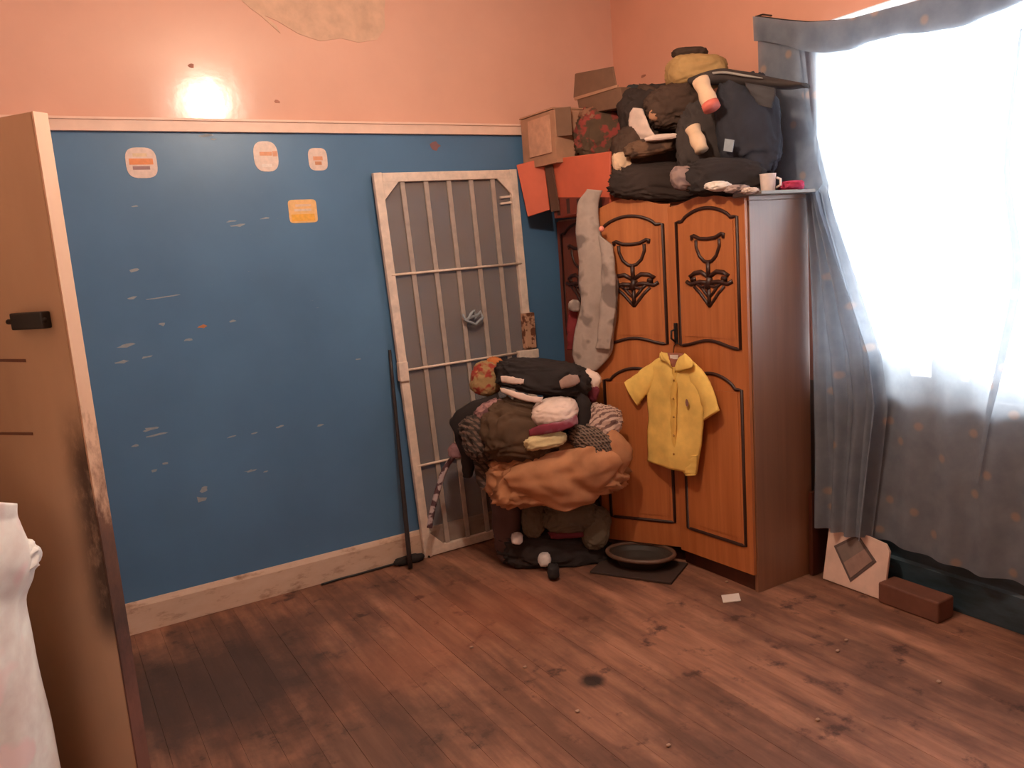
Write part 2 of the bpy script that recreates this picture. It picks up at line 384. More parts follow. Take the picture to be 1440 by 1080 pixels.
def lump_px(name, px, py, d, wpx, hpx, dep, mat, ang=0, parent=None, **kw):
    """lump whose middle lies d metres in front of the viewpoint (along the floor), wpx by hpx big in the picture"""
    c = ond(px, py, d); k = (c-CAM).dot(FW)/FPX
    a = math.radians(ang); X = RT*math.cos(a)+UP*math.sin(a); Z = UP*math.cos(a)-RT*math.sin(a)
    return lump(name, c, X*(wpx/2*k), FH*dep, Z*(hpx/2*k), mat, parent, **kw)
def irregular(c, a, b, n, seed, jit=0.3):
    rnd = random.Random(seed); out = []
    for i in range(n):
        t = 2*math.pi*i/n; r = 1+jit*(rnd.random()-0.5)*2; out.append(Vector(c)+Vector(a)*math.cos(t)*r+Vector(b)*math.sin(t)*r)
    return out

X, Y, Z = Vector((1, 0, 0)), Vector((0, 1, 0)), Vector((0, 0, 1))
# ================================================================== the room
XL, YF, ZC = -3.62, -5.2, 3.05
tag(box('wall_back', (XL-0.15, 0, -0.1), (0.25, 0.2, ZC), M_WALL), 'salmon wall above a cream rail and scuffed blue wall below', 'wall', kind='structure')
WB = bpy.data.objects['wall_back']
rw = [box_vf((0, WY1, -0.1), (0.22, 0, ZC)), box_vf((0, YF, -0.1), (0.22, WY0, ZC)), box_vf((0, WY0, -0.1), (0.22, WY1, WZ0)), box_vf((0, WY0, WZ1), (0.22, WY1, ZC))]
v, f = join_vf(rw)
WR = tag(build('wall_right', v, f, M_WALL2, normals=False), 'salmon wall with the curtained window', 'wall', kind='structure')
tag(box('wall_left', (XL-0.15, YF-0.15, -0.1), (XL, 0, ZC), M_WALLB), 'salmon and beige wall beside the brown door', 'wall', kind='structure')
tag(box('wall_front', (XL, YF-0.15, -0.1), (0.22, YF, ZC), M_WALLB), 'salmon and beige wall facing the blue wall', 'wall', kind='structure')
tag(box('ceiling', (XL-0.15, YF-0.15, ZC), (0.25, 0.2, ZC+0.12), M_CEIL), 'off-white plain ceiling', 'ceiling', kind='structure')
FL = tag(box('floor', (XL, YF, -0.1), (0, 0, -0.022), M_WARDD), 'worn stained wooden floorboards', 'floor', kind='structure')
bw = 0.1095; nb = 33
v, f = box_vf((0, YF+0.003, -0.022), (bw-0.0006, -0.003, 0)); v, f = bevelled(v, f, 0.0007, 1)
bme = bpy.data.meshes.new('floor_board'); bme.from_pydata(v, [], f); bme.materials.append(M_FLOOR)
for i in range(nb):
    o = bpy.data.objects.new('floor_board', bme); COL.objects.link(o); o.parent = FL
    o.location = Vector((-(i+1)*bw, 0, -0.0005-0.0012*random.random())) - FL.location
# rail, skirtings
rl = [box_vf((XL, -0.022, RAIL_Z), (-0.001, 0.001, RAIL_Z+0.046)), box_vf((XL, -0.03, RAIL_Z+0.046), (-0.001, 0.001, RAIL_Z+0.056))]
v, f = join_vf(rl)
tag(build('trim_1', v, f, M_RAIL), 'cream painted rail between salmon and blue paint', 'rail', kind='structure')
prof = [(0, 0.001), (-0.022, 0.001), (-0.022, 0.125), (-0.014, 0.143), (-0.004, 0.148), (0, 0.148)]
V = [(XL, p, q) for p, q in prof]+[(-0.03, p, q) for p, q in prof]; n = len(prof)
F = [(i, (i+1) % n, n+(i+1) % n, n+i) for i in range(n)]+[list(range(n)), list(range(n, 2*n))]
tag(build('baseboard_back', V, F, M_SKIRT), 'dirty cream skirting board under the blue wall', 'skirting', kind='structure')
prof = [(0, 0.001), (-0.030, 0.001), (-0.030, 0.145), (-0.018, 0.156), (-0.018, 0.235), (-0.010, 0.245), (0, 0.245)]
V = [(p, -0.03, q) for p, q in prof]+[(p, YF+0.01, q) for p, q in prof]; n = len(prof)
F = [(i, (i+1) % n, n+(i+1) % n, n+i) for i in range(n)]+[list(range(n)), list(range(n, 2*n))]
tag(build('baseboard_right', V, F, M_NAVYD), 'peeling dark navy skirting board below the curtain', 'skirting', kind='structure')

# marks on the back wall: bare plaster, chips
pts = [(332,-6),(352,12),(366,22),(384,38),(394,47),(388,36),(372,22),(390,30),(420,48),(450,58),(480,54),(504,60),(530,56),(541,40),(540,14),(542,-6)]
build('bare_plaster', *prism_vf([ony(a, b, 0.0005) for a, b in pts], -Y, 0.004), M_PLASTER, WB)
chips = [(188,380,7,3),(186,419,8,2),(228,418,22,1.3),(228,456,6,3),(327,451,7,2),(265,478,6,2),(176,486,13,3),(172,509,13,3),(206,502,10,1.6),
         (212,603,14,3),(222,611,16,2),(190,627,6,2),(130,636,8,1.5),(232,652,6,2),(217,662,6,2),(352,662,9,2),(374,663,5,1.5),(394,600,7,2),(358,609,7,1.6),(326,614,7,1.6),
         (450,598,6,1.6),(287,688,7,5),(282,702,8,5),(288,191,11,2.6),(300,196,5,1.5),(335,317,12,2),(325,311,8,1.6),(372,307,8,1.4),(190,290,7,1.4),(67,297,3,2.4),
         (246,799,10,2.4),(347,797,9,3),(503,505,6,1.4)]
chips = [c for c in chips if not (c[1] > 760)]
for i, (px, py, a, b) in enumerate(chips):
    c = ony(px, py, 0.0005); k = 0.0026
    build('paint_chip', *prism_vf(irregular(c, X*a*k+Z*a*k*0.06, Z*b*k, 9, i, 0.45), -Y, 0.0016), M_CHIP, WB)
for px, py, a, b in ((285, 459, 9, 4), (612, 205, 12, 9)):
    build('paint_chip', *prism_vf(irregular(ony(px, py, 0.0005), X*a*0.0022, Z*b*0.0022, 9, px, 0.4), -Y, 0.0016), plain('stain_brownish', (132, 92, 92), 0.7) if px > 600 else M_CHIPO, WB)
for px, py, a in ((390, 143, 3), (269, 93, 3.4)):
    build('nail_hole', *prism_vf(irregular(ony(px, py, 0.0005), X*a*0.0038, Z*a*0.0028, 8, px, 0.3), -Y, 0.003), plain('nail_rust', (176, 116, 96), 0.7), WB)
build('nail_hole', *prism_vf(irregular(onx(905, 107, -0.0005), Y*0.02, Z*0.008, 8, 3, 0.3), -X, 0.003), plain('nail_rust', (176, 116, 96), 0.7), WR)

# ------------------------------------------------------------------ window
WN = tag(box('window_1', (0.11, WY0, WZ0), (0.15, WY0+0.05, WZ1), M_WHITEP), 'tall daylight window behind the sheer curtain', 'window', kind='structure')
box('window_frame', (0.11, WY1-0.045, WZ0), (0.15, WY1, WZ1), M_WHITEP, WN)
box('window_frame', (0.11, WY0+0.05, WZ0), (0.15, WY1-0.045, WZ0+0.045), M_WHITEP, WN)
box('window_frame', (0.11, WY0+0.05, WZ1-0.03), (0.15, WY1-0.045, WZ1), M_WHITEP, WN)
box('window_mullion', (0.115, -2.70, WZ0+0.045), (0.145, -2.66, WZ1-0.045), M_WHITEP, WN)
box('window_pane', (0.128, -2.66, WZ0+0.045), (0.132, WY1-0.045, WZ1-0.045), M_GLASS, WN)
box('window_pane', (0.128, WY0+0.05, WZ0+0.045), (0.132, -2.70, WZ1-0.045), M_GLASS, WN)
box('window_sill', (-0.03, WY0-0.03, WZ0-0.03), (0.11, WY1+0.0, WZ0), M_WHITEP, WN, 0.004)
M_REV = plain('reveal_white', (244, 242, 238), 0.7, 0.02, 10)
box('window_reveal', (0.002, WY0, WZ1-0.005), (0.22, WY1, WZ1-0.0005), M_REV, WN)
box('window_reveal', (0.002, WY1-0.005, WZ0), (0.22, WY1-0.0005, WZ1-0.005), M_REV, WN)
# things standing on the sill, seen as shadows through the curtain
o = box('carton', (0.0, -1.84, WZ0), (0.09, -1.66, WZ0+0.15), M_GREY, None, 0.004)
tag(o, 'small carton on the window sill beside the left jamb', 'box')
def lathe(name, c, prof, mat, parent=None, n=18, sx=1, sy=1):
    V, F = [], []
    for r, z in prof:
        for k in range(n):
            a = 2*math.pi*k/n; V.append((c[0]+r*math.cos(a)*sx, c[1]+r*math.sin(a)*sy, c[2]+z))
    m = len(prof)
    for i in range(m-1):
        for k in range(n): F.append((i*n+k, i*n+(k+1) % n, (i+1)*n+(k+1) % n, (i+1)*n+k))
    F.append(list(range(n))[::-1]); F.append(list(range((m-1)*n, m*n)))
    return build(name, V, F, mat, parent, True)
t = thing('bottle', 'tall bottle standing on the window sill behind the curtain', 'bottle', (0.05, -2.02, WZ0))
lathe('body', (0.05, -2.02, WZ0), [(0.05, 0), (0.055, 0.01), (0.055, 0.13), (0.04, 0.17), (0.02, 0.19), (0.02, 0.22)], M_GREY, t)
lathe('cap', (0.05, -2.02, WZ0+0.22), [(0.024, 0), (0.024, 0.03), (0.02, 0.034)], M_NAVY, t)
t = thing('jar', 'small jar standing on the window sill behind the curtain', 'jar', (0.05, -2.16, WZ0))
lathe('body', (0.05, -2.16, WZ0), [(0.035, 0), (0.04, 0.01), (0.04, 0.08), (0.03, 0.09)], M_GREY, t)
lathe('lid', (0.05, -2.16, WZ0+0.09), [(0.036, 0), (0.036, 0.02), (0.032, 0.024)], M_NAVY, t)

# ------------------------------------------------------------------ curtain
CT = thing('curtain', 'sheer grey flowered curtain hung across the bright window', 'curtain', (-0.06, -1.9, 0.22))
def wire_z(y):
    # sagging wire: knots at the left hook, the dip beside it, rising to the right
    k = [(-1.18, 2.592), (-1.237, 2.573), (-1.357, 2.528), (-1.49, 2.484), (-1.612, 2.457), (-1.70, 2.441), (-1.782, 2.437), (-1.876, 2.432), (-2.013, 2.424), (-2.144, 2.420), (-2.364, 2.424), (-2.692, 2.45), (-3.45, 2.55)]
    for (a, za), (b, zb) in zip(k, k[1:]):
        if y <= a and y >= b: s = (a-y)/(a-b); return za+(zb-za)*s
    return 2.592 if y > -1.2 else 2.55
def cloth_sheet(name, ys, zf, xf, mat, parent, nz=46):
    V, F = [], []; m = len(ys)
    for i, y in enumerate(ys):
        z0, z1 = zf(y)
        for j in range(nz):
            s = j/(nz-1); z = z1+(z0-z1)*s; V.append(xf(y, z, s))
    for i in range(m-1):
        for j in range(nz-1): F.append((i*nz+j, i*nz+j+1, (i+1)*nz+j+1, (i+1)*nz+j))
    return build(name, V, F, mat, parent, True, normals=False)
def sheet_x(y, z, s):
    fo = 0.016*math.sin(y*34+1.3*math.sin(z*1.7)+2*noise.noise((y*3, z*0.8, 0))) + 0.02*noise.noise((y*4, z*1.2, 4.1))
    sw = 0.02*math.sin(y*7+z*1.1)*s
    return Vector((-0.075 + fo*(0.35+0.65*s) - 0.02*s + sw*0.6, y + 0.02*noise.noise((y*2, z*1.5, 9)), z))
ys = [-1.50-1.90*i/150 for i in range(151)]
bot = lambda y: 0.232+0.006*math.sin(y*9)+0.004*math.sin(y*23)
cloth_sheet('curtain_cloth', ys, lambda y: (bot(y), wire_z(y)-0.005), sheet_x, M_CURT, CT)
ys = [-1.19-0.32*i/40 for i in range(41)]
cloth_sheet('curtain_cloth', ys, lambda y: (1.78, wire_z(y)-0.005), lambda y, z, s: Vector((-0.045+0.012*math.sin(y*48+z)*s, y-0.04*(1-s)*0+0.05*s*(1 if y > -1.3 else 0)*0, z)), M_CURT, CT)
# the gathered part: several layers of cloth pulled to the left, its edge running down to the right
def gather(k, dx):
    def ymax(z): 
        pts = [(2.60, -1.42), (2.10, -1.475), (1.667, -1.60), (1.36, -1.72), (1.06, -1.83), (0.85, -1.86), (0.2, -1.78)]
        for (a, ya), (b, yb) in zip(pts, pts[1:]):
            if z <= a and z >= b: return ya+(yb-ya)*(a-z)/(a-b)
        return -1.42 if z > 2.6 else -1.78
    V, F = [], []; nu, nz = 46, 56
    for i in range(nu):
        u = i/(nu-1)
        for j in range(nz):
            s = j/(nz-1); z = (wire_z(-1.36)-0.03)*(1-s) + 0.245*s
            y0 = -1.20 if z > 1.80 else -1.515
            if 1.70 < z <= 1.80: y0 = -1.515+(z-1.70)/0.10*0.315 if z > 1.785 else -1.515
            y1 = ymax(z)+0.012*k
            y = y0+(y1-y0)*u
            amp = 0.022 if z < 1.78 else 0.008
            x = -0.10-dx-0.02*(z < 1.78)*1 + amp*math.sin(u*21+k*2.1+1.5*noise.noise((u*3, z*1.3, k*5.0))) + 0.012*noise.noise((u*4, z*2, k))
            if z > 1.78: x = max(x, -0.085-dx*0.6)
            V.append(Vector((x, y, z)))
    for i in range(nu-1):
        for j in range(nz-1): F.append((i*nz+j, i*nz+j+1, (i+1)*nz+j+1, (i+1)*nz+j))
    return build('curtain_fold', V, F, M_CURT, CT, True, normals=False)
gather(0, 0.0); gather(1, 0.035)
# slanting pulled fold in the sheer part
st_ = resample([(onx(a, b_, -0.125),) for a, b_ in ((1436, 40), (1416, 230), (1430, 380), (1409, 500), (1388, 592), (1374, 680))], 30)
V = []; F = []
for i, (p,) in enumerate(st_):
    wd = 0.004+0.012*math.sin(math.pi*i/29); V += [p+Y*wd, p-X*0.006, p-Y*wd]
    if i: F += [(3*i-3, 3*i-2, 3*i+1, 3*i), (3*i-2, 3*i-1, 3*i+2, 3*i+1)]
build('curtain_fold', V, F, M_CURT, CT, True, normals=False)
# doubled top hem and the wire it hangs from
ys = [-1.19-2.2*i/120 for i in range(121)]
for dx in (-0.098, -0.112, -0.124):
    cloth_sheet('top_hem', ys, lambda y: (wire_z(y)-0.115-0.012*math.sin(y*11), wire_z(y)-0.002), lambda y, z, s, dx=dx: Vector((dx+0.008*math.sin(y*40)*s, y, z)), M_CURT, CT, nz=8)
tube('curtain_wire', [(-0.10, y, wire_z(y)) for y in [-1.185-2.2*i/60 for i in range(61)]], 0.003, M_BLACK, CT, 6)
tube('hook', [(0.0, -1.19, 2.60), (-0.06, -1.19, 2.60), (-0.10, -1.19, 2.588)], 0.004, M_BLACK, CT, 6)

# ------------------------------------------------------------------ lamp on the ceiling (above the frame)
LP = thing('ceiling_lamp', 'bare warm bulb in a white holder under the ceiling', 'lamp', (BULB.x, BULB.y, ZC))
lathe('ceiling_rose', (BULB.x, BULB.y, ZC-0.03), [(0.03, 0), (0.05, 0.01), (0.055, 0.03)], M_WHITEP, LP)
lathe('lamp_holder', (BULB.x, BULB.y, BULB.z+0.06), [(0.022, 0), (0.022, 0.06), (0.012, 0.07), (0.006, 0.11)], M_WHITEP, LP)
mb, nt, b = nodes_of('glowing_bulb'); b.inputs['Emission Color'].default_value = (1, 0.72, 0.45, 1); b.inputs['Emission Strength'].default_value = 30
bo = lathe('bulb', (BULB.x, BULB.y, BULB.z-0.06), [(0.004, 0), (0.022, 0.006), (0.032, 0.03), (0.03, 0.055), (0.018, 0.09), (0.014, 0.12)], mb, LP)
bo.visible_shadow = True
ld = bpy.data.lights.new('bulb_light', 'POINT'); ld.energy = BULB_W; ld.color = (1.0, 0.83, 0.66); ld.shadow_soft_size = 0.05
lo = bpy.data.objects.new('bulb_light', ld); COL.objects.link(lo); lo.location = BULB + Vector((0, 0, -0.12))

# ------------------------------------------------------------------ brown door leaf on the left
dd = Vector((0.62, -0.785, 0)).normalized(); dn = Vector((-dd.y, dd.x, 0))      # dd hinge to free edge, dn away from viewer
E0 = Vector((-3.072, -1.60, 0)); H0 = E0-dd*0.78
D1 = thing('door_1', 'brown flush door standing open with a worn pale edge', 'door', (H0.x, H0.y, 0.012), kind='structure')
mid = (E0+H0)/2
obox('door_leaf', mid+Vector((0, 0, 1.02))+dn*0.02-dd*0.002, dd*0.388, dn*0.02, Z*1.008, M_DOOR, D1, 0.002)
obox('door_edge', E0+Vector((0, 0, 1.02))+dn*0.02+dd*0.001, dd*0.003, dn*0.0205, Z*1.008, M_DOORE, D1)
fd = -dn
def doorpt(px, py, off=0.0): return onp(px, py, E0+fd*off, dn)
c = doorpt(43, 451, 0.014)
bl = obox('bolt', c, dd*0.058, fd*0.014, Z*0.022, M_BLACK, D1, 0.004)
tube('bolt_rod', [c-dd*0.075+fd*0.006, c+dd*0.06+fd*0.006], 0.007, M_BLACK, bl)
for py, x1 in ((505, 36), (608, 46)):
    a, b_ = doorpt(-40, py, 0.001), doorpt(x1, py, 0.001)
    build('scratch', *prism_vf([a, b_, b_-Z*0.008, a-Z*0.006], fd, 0.0012), plain('door_scratch', (118, 78, 62), 0.7), D1)
for zz in (0.25, 1.75): tube('hinge', [H0-dd*0.006+Vector((0, 0, zz-0.05)), H0-dd*0.006+Vector((0, 0, zz+0.05))], 0.008, M_BLACK, D1)

# pale pink cloth hanging in front of the door
pk = fabric('pale_pink_cloth', (252, 236, 228), (246, 218, 214), 'blotch', 6)
dcl = 2.05
rows = [(ond(-90, 700, dcl-0.40), ond(4, 708, dcl)), (ond(-100, 735, dcl-0.40), ond(12, 735, dcl)), (ond(-105, 772, dcl-0.40), ond(36, 778, dcl)), (ond(-110, 800, dcl-0.40), ond(38, 805, dcl)), (ond(-110, 850, dcl-0.40), ond(28, 850, dcl)),
        (ond(-115, 920, dcl-0.40), ond(44, 925, dcl)), (ond(-120, 1000, dcl-0.40), ond(66, 1000, dcl)), (ond(-130, 1080, dcl-0.40), ond(82, 1080, dcl)), (ond(-140, 1180, dcl-0.40), ond(100, 1180, dcl)), (ond(-150, 1262, dcl-0.40), ond(112, 1262, dcl))]
t = thing('hanging_cloth', 'pale pink and white cloth bunched up in front of the brown door', 'cloth', ond(-20, 1262, dcl))
hang('cloth_fall', rows, 0.07, pk, t, fold=0.012, freq=22, seed=2, nv=60, back=0.8, wob=0.008)
lump_px('cloth_roll', -24, 790, dcl-0.12, 124, 60, 0.09, pk, -4, t, seed=3, amp=0.14)

# ------------------------------------------------------------------ wardrobe
WX, WYR, WYL, WH = -0.50, -1.490, -0.065, 1.765
W = thing('wardrobe', 'orange-brown wooden wardrobe with carved dark mouldings and open middle door', 'wardrobe', (-0.3, -0.78, 0))
box('side_panel', (WX+0.001, WYR, 0.0), (-0.135, WYR+0.02, WH-0.02), M_WARDS, W, 0.002)
box('side_panel', (WX+0.001, WYL-0.02, 0.0), (-0.135, WYL, WH-0.02), M_WARDS, W, 0.002)
box('top_panel', (WX-0.004, WYR-0.004, WH-0.02), (-0.135, WYL+0.004, WH), M_WARDS, W, 0.003)
box('bottom_panel', (WX+0.004, WYR+0.02, 0.085), (-0.147, WYL-0.02, 0.103), M_WARDS, W)
box('back_panel', (-0.147, WYR+0.02, 0.103), (-0.137, WYL-0.02, WH-0.02), M_WARDD, W)
box('divider', (WX+0.004, -1.018, 0.103), (-0.147, -1.0, WH-0.02), M_WARDS, W)
box('divider', (WX+0.004, -0.548, 0.103), (-0.147, -0.53, WH-0.02), M_WARDS, W)
box('plinth', (WX+0.012, WYR+0.02, 0.0), (WX+0.03, -1.0, 0.085), M_WARDD, W)
box('shelf', (WX+0.02, -1.0, 1.35), (-0.147, -0.548, 1.366), M_WARDS, W)
ZB = 0.088
def wdoor(hinge, udir, wdt, htop, crown, parent=W, mat=M_WARD):
    """door with an ogee crown; hinge is its pivot edge, udir runs away from it; front faces the room"""
    ud = Vector(udir).normalized(); nf = ud.cross(Z)
    if nf.x > 0: nf = -nf
    q = lambda u, z, o=0.0: Vector(hinge)+ud*(u*wdt)+Vector((0, 0, z))+nf*o
    outl = [(0, ZB), (1, ZB), (1, htop)]
    outl += [(1-s, htop+crown*(0.5-0.5*math.cos(2*math.pi*min(1, max(0, (s-0.06)/0.88))))**0.8) for s in [i/24 for i in range(1, 24)]] + [(0, htop)]
    d = build('door', *prism_vf([q(u, z) for u, z in outl], nf, 0.018), mat, parent)
    def mould(pts, r=0.0065, closed=False):
        P = [q(u, z, 0.0185) for u, z in pts]
        tube('moulding', P, r, M_MOULD, d, 6, closed)
    def arch(u0, u1, z0, z1, rise, dip):
        top = [(u0+(u1-u0)*i/20, z1-rise+rise*(math.sin(math.pi*min(1, max(0, (i/20-0.1)/0.8))))**0.7) for i in range(21)]
        bt = [(u1-(u1-u0)*i/20, z0+dip*(math.cos(2*math.pi*i/20)*0.5-0.5)*(-1)) for i in range(21)]
        return top+bt
    mould(arch(0.09, 0.88, 1.115, 1.735, 0.05, 0.03), 0.0085, True)
    mould(arch(0.09, 0.88, 0.215, 0.995, 0.06, 0.0), 0.0085, True)
    def field(pl, nm): build(nm, *prism_vf([q(u, z, 0.018) for u, z in pl], nf, 0.003), mat, d)
    field([(0.14, 1.16), (0.83, 1.16), (0.83, 1.67), (0.14, 1.67)], 'upper_panel')
    field([(0.14, 0.245), (0.83, 0.245), (0.83, 0.92), (0.14, 0.92)], 'lower_panel')
    # carved urn, garland and drop
    def orn(pts, r=0.006, closed=False):
        tube('carving', [q(u, z, 0.021) for u, z in pts], r*1.35, M_MOULD, d, 6, closed)
    uc = 0.46
    orn([(uc-0.20, 1.600), (uc-0.21, 1.615), (uc-0.18, 1.618), (uc-0.10, 1.603), (uc, 1.600), (uc+0.10, 1.603), (uc+0.18, 1.618), (uc+0.21, 1.615), (uc+0.20, 1.600)], 0.007)
    orn([(uc-0.15, 1.598), (uc-0.15, 1.565), (uc-0.11, 1.525), (uc-0.05, 1.502), (uc, 1.498), (uc+0.05, 1.502), (uc+0.11, 1.525), (uc+0.15, 1.565), (uc+0.15, 1.598)], 0.0065)
    orn([(uc, 1.498), (uc, 1.43)], 0.009)
    for k, s in enumerate((-1, 1)):
        orn([(uc, 1.43), (uc+s*0.10, 1.455), (uc+s*0.19, 1.45), (uc+s*0.25, 1.435), (uc+s*0.23, 1.42), (uc+s*0.17, 1.425)], 0.008)
        orn([(uc, 1.405), (uc+s*0.12, 1.41), (uc+s*0.24, 1.40), (uc+s*0.30, 1.412)], 0.0075)
        orn([(uc+s*0.20, 1.39), (uc+s*0.12, 1.36), (uc+s*0.05, 1.325), (uc, 1.30)], 0.006)
        orn([(uc+s*0.12, 1.395), (uc+s*0.06, 1.365), (uc, 1.34)], 0.006)
    orn([(uc-0.02, 1.43), (uc+0.02, 1.38)], 0.013); orn([(uc-0.22, 1.425), (uc-0.1, 1.385), (uc, 1.395), (uc+0.1, 1.385), (uc+0.22, 1.425)], 0.006)
    orn([(uc, 1.38), (uc, 1.31)], 0.008)
    return d, q
dr, qr = wdoor((WX-0.002, WYR+0.006, 0), (-0.055, 1, 0), 0.452, 1.757, 0.032)
dm, qm = wdoor((WX-0.002, -1.012, 0), (-0.215, 0.365, 0), 0.43, 1.775, 0.045)
dl, ql = wdoor((WX-0.002, WYL-0.006, 0), (0, -1, 0), 0.452, 1.755, 0.0, mat=wood('wardrobe_left_door_veneer', (104, 50, 32), (126, 62, 40)))
# handle plate on the right door
hp = build('handle', *bevelled(*obox_vf(qr(0.93, 1.17, 0.026), Vector((0, 0.009, 0)), Vector((0.006, 0, 0)), Vector((0, 0, 0.05)), ), 0.003), M_BLACK, dr)
tube('pull', [qr(0.93, 1.19, 0.03), qr(0.93, 1.185, 0.055), qr(0.93, 1.15, 0.058), qr(0.93, 1.13, 0.032)], 0.005, M_BLACK, hp)

# ------------------------------------------------------------------ yellow shirt on the wardrobe door
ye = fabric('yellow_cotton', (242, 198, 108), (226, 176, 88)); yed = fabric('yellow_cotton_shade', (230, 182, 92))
SX = -0.578
NFm = Vector((-0.365, -0.215, 0)).normalized(); SPL = qm(0.0, 1.0, 0.045)
def S(px, py, o=0.0):
    a, b_ = onx(px, py, SX-o), onp(px, py, SPL+NFm*o, NFm)       # right half against the right door, left half along the open door
    return b_ if (b_-CAM).length < (a-CAM).length else a
SH = thing('school_shirt', 'yellow short-sleeved button shirt hanging from the wardrobe handle', 'shirt', S(946, 668))
hang('body', [(S(926, 506), S(968, 506)), (S(914, 518), S(986, 522)), (S(911, 545), S(990, 548)), (S(911, 580), S(990, 585)), (S(911, 615), S(987, 622)), (S(910, 648), S(980, 667))], 0.020, ye, SH, fold=0.006, freq=20, seed=4, nu=40, nv=40)
hang('sleeve', [(S(931, 500), S(920, 548)), (S(906, 517), S(909, 556)), (S(890, 529), S(903, 563)), (S(878, 537), S(897, 571))], 0.018, ye, SH, fold=0.004, seed=5, nv=22)
hang('sleeve', [(S(976, 545), S(964, 500)), (S(985, 562), S(990, 523)), (S(990, 580), S(1004, 550)), (S(989, 592), S(1012, 577))], 0.018, ye, SH, fold=0.004, seed=6, nv=22)
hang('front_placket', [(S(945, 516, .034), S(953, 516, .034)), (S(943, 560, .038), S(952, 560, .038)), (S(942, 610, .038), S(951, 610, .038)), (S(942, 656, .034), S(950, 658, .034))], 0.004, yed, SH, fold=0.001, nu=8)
hang('front_panel', [(S(952, 640, .012), S(981, 640, .012)), (S(955, 656, .012), S(980, 658, .012)), (S(964, 669, .012), S(979, 668, .012))], 0.008, ye, SH, fold=0.003, nu=14, nv=16)
hang('collar', [(S(927, 500, .02), S(934, 508, .032)), (S(930, 495, .026), S(940, 511, .038)), (S(938, 496, .03), S(946, 519, .04))], 0.006, ye, SH, fold=0.001, nu=10, nv=14)
hang('collar', [(S(968, 502, .02), S(975, 510, .026)), (S(963, 497, .026), S(972, 518, .036)), (S(955, 502, .03), S(949, 524, .04))], 0.006, ye, SH, fold=0.001, nu=10, nv=14)
hang('dark_neck_opening', [(S(934, 496, .02), S(962, 497, .02)), (S(936, 503, .026), S(960, 505, .026)), (S(944, 516, .03), S(950, 516, .03))], 0.004, fabric('neck_opening_shade', (170, 104, 84)), SH, nu=10, nv=12)  # darker sheet paints the shade inside the neck opening
build('neck_label', *prism_vf([S(942, 499, .034), S(954, 499, .034), S(953, 505, .034), S(943, 505, .034)], -X, 0.001), M_PAPER, SH)
for py in (534, 560, 586, 612, 638):
    c = S(947.5, py, 0.044); V, F = tube_vf([c, c-X*0.003], 0.0055, 10); build('button', V, F, plain('button_tan', (206, 150, 70), 0.4), SH, True)
build('pocket_crest', *prism_vf(irregular(S(966, 566, .036), Y*0.010, Z*0.018, 10, 4, 0.15), -X, 0.0015), plain('crest_purple', (150, 104, 92), 0.8), SH)
tube('hanger_hook', [S(947, 497, -.005), S(948, 486, .004), S(953, 482, .006), S(957, 486, .0)], 0.0022, M_BLACK, SH, 6)

# ------------------------------------------------------------------ grey garment thrown over the open door
gm = fabric('pale_grey_knit', (178, 158, 148), (132, 116, 110), 'blotch', 9)
nf = Vector((-0.365, -0.215, 0)).normalized(); DP = qm(1.0, 1.0, 0.05)
G = lambda px, py, o=0.0: onp(px, py, DP+nf*o, nf)
g = thing('grey_jacket', 'long pale grey garment slung over the open wardrobe door', 'garment', G(835, 518))
hang('body', [(G(826, 266), G(848, 268)), (G(813, 284), G(842, 290)), (G(810, 320), G(846, 330)), (G(812, 360), G(858, 362)), (G(814, 400), G(868, 395)), (G(816, 430), G(869, 430)), (G(808, 465), G(864, 470)), (G(805, 495), G(858, 500)), (G(812, 520), G(838, 522))], 0.026, gm, g, fold=0.012, freq=26, seed=8, nu=34, nv=56)
hang('sleeve', [(G(842, 330, .02), G(862, 345, .02)), (G(846, 380, .03), G(866, 385, .03)), (G(844, 430, .03), G(866, 432, .03)), (G(838, 490, .03), G(858, 492, .03))], 0.016, gm, g, fold=0.006, seed=9, nu=18)
lump('cuff', G(808, 430, .015), RT*0.03, FH*0.02, UP*0.03, gm, g, seed=4, lvl=3)
build('button', *tube_vf([G(846, 322, .03), G(846, 322, .036)], 0.014, 12), plain('pink_button', (238, 140, 120), 0.5), g, True)
o = hang('maroon_scarf', [(G(800, 432, -.02), G(812, 432, -.02)), (G(797, 460, -.02), G(812, 460, -.02)), (G(798, 492, -.02), G(808, 492, -.02))], 0.012, fabric('maroon_cloth', (122, 44, 46)), None, seed=3, nu=12, nv=18)
tag(o, 'dark red scarf hanging behind the grey garment', 'scarf')

# ------------------------------------------------------------------ white security gate against the blue wall
GT = thing('security_gate', 'white steel security gate with vertical bars leaning on the blue wall', 'gate', (-1.12, -0.045, 0))
TL, TR, BL, BR = (-1.590, 2.045), (-0.752, 2.052), (-1.505, 0.0), (-0.700, 0.006)
def gp_(u, v, y=-0.045):
    a = (TL[0]+(TR[0]-TL[0])*u, TL[1]+(TR[1]-TL[1])*u); b_ = (BL[0]+(BR[0]-BL[0])*u, BL[1]+(BR[1]-BL[1])*u)
    return Vector((b_[0]+(a[0]-b_[0])*v, y, b_[1]+(a[1]-b_[1])*v))
def bar(name, P, Q, wd, dp, mat, parent=GT, bev=0.003):
    t_ = (Q-P).normalized(); s_ = t_.cross(Y)
    return obox(name, (P+Q)/2, t_*((Q-P).length/2), s_*(wd/2), Y*(dp/2), mat, parent, bev)
fw = 0.046
bar('frame_stile', gp_(0.028, 0), gp_(0.028, 1), fw, 0.03, M_WHITEP); bar('frame_stile', gp_(0.972, 0), gp_(0.972, 1), fw, 0.03, M_WHITEP)
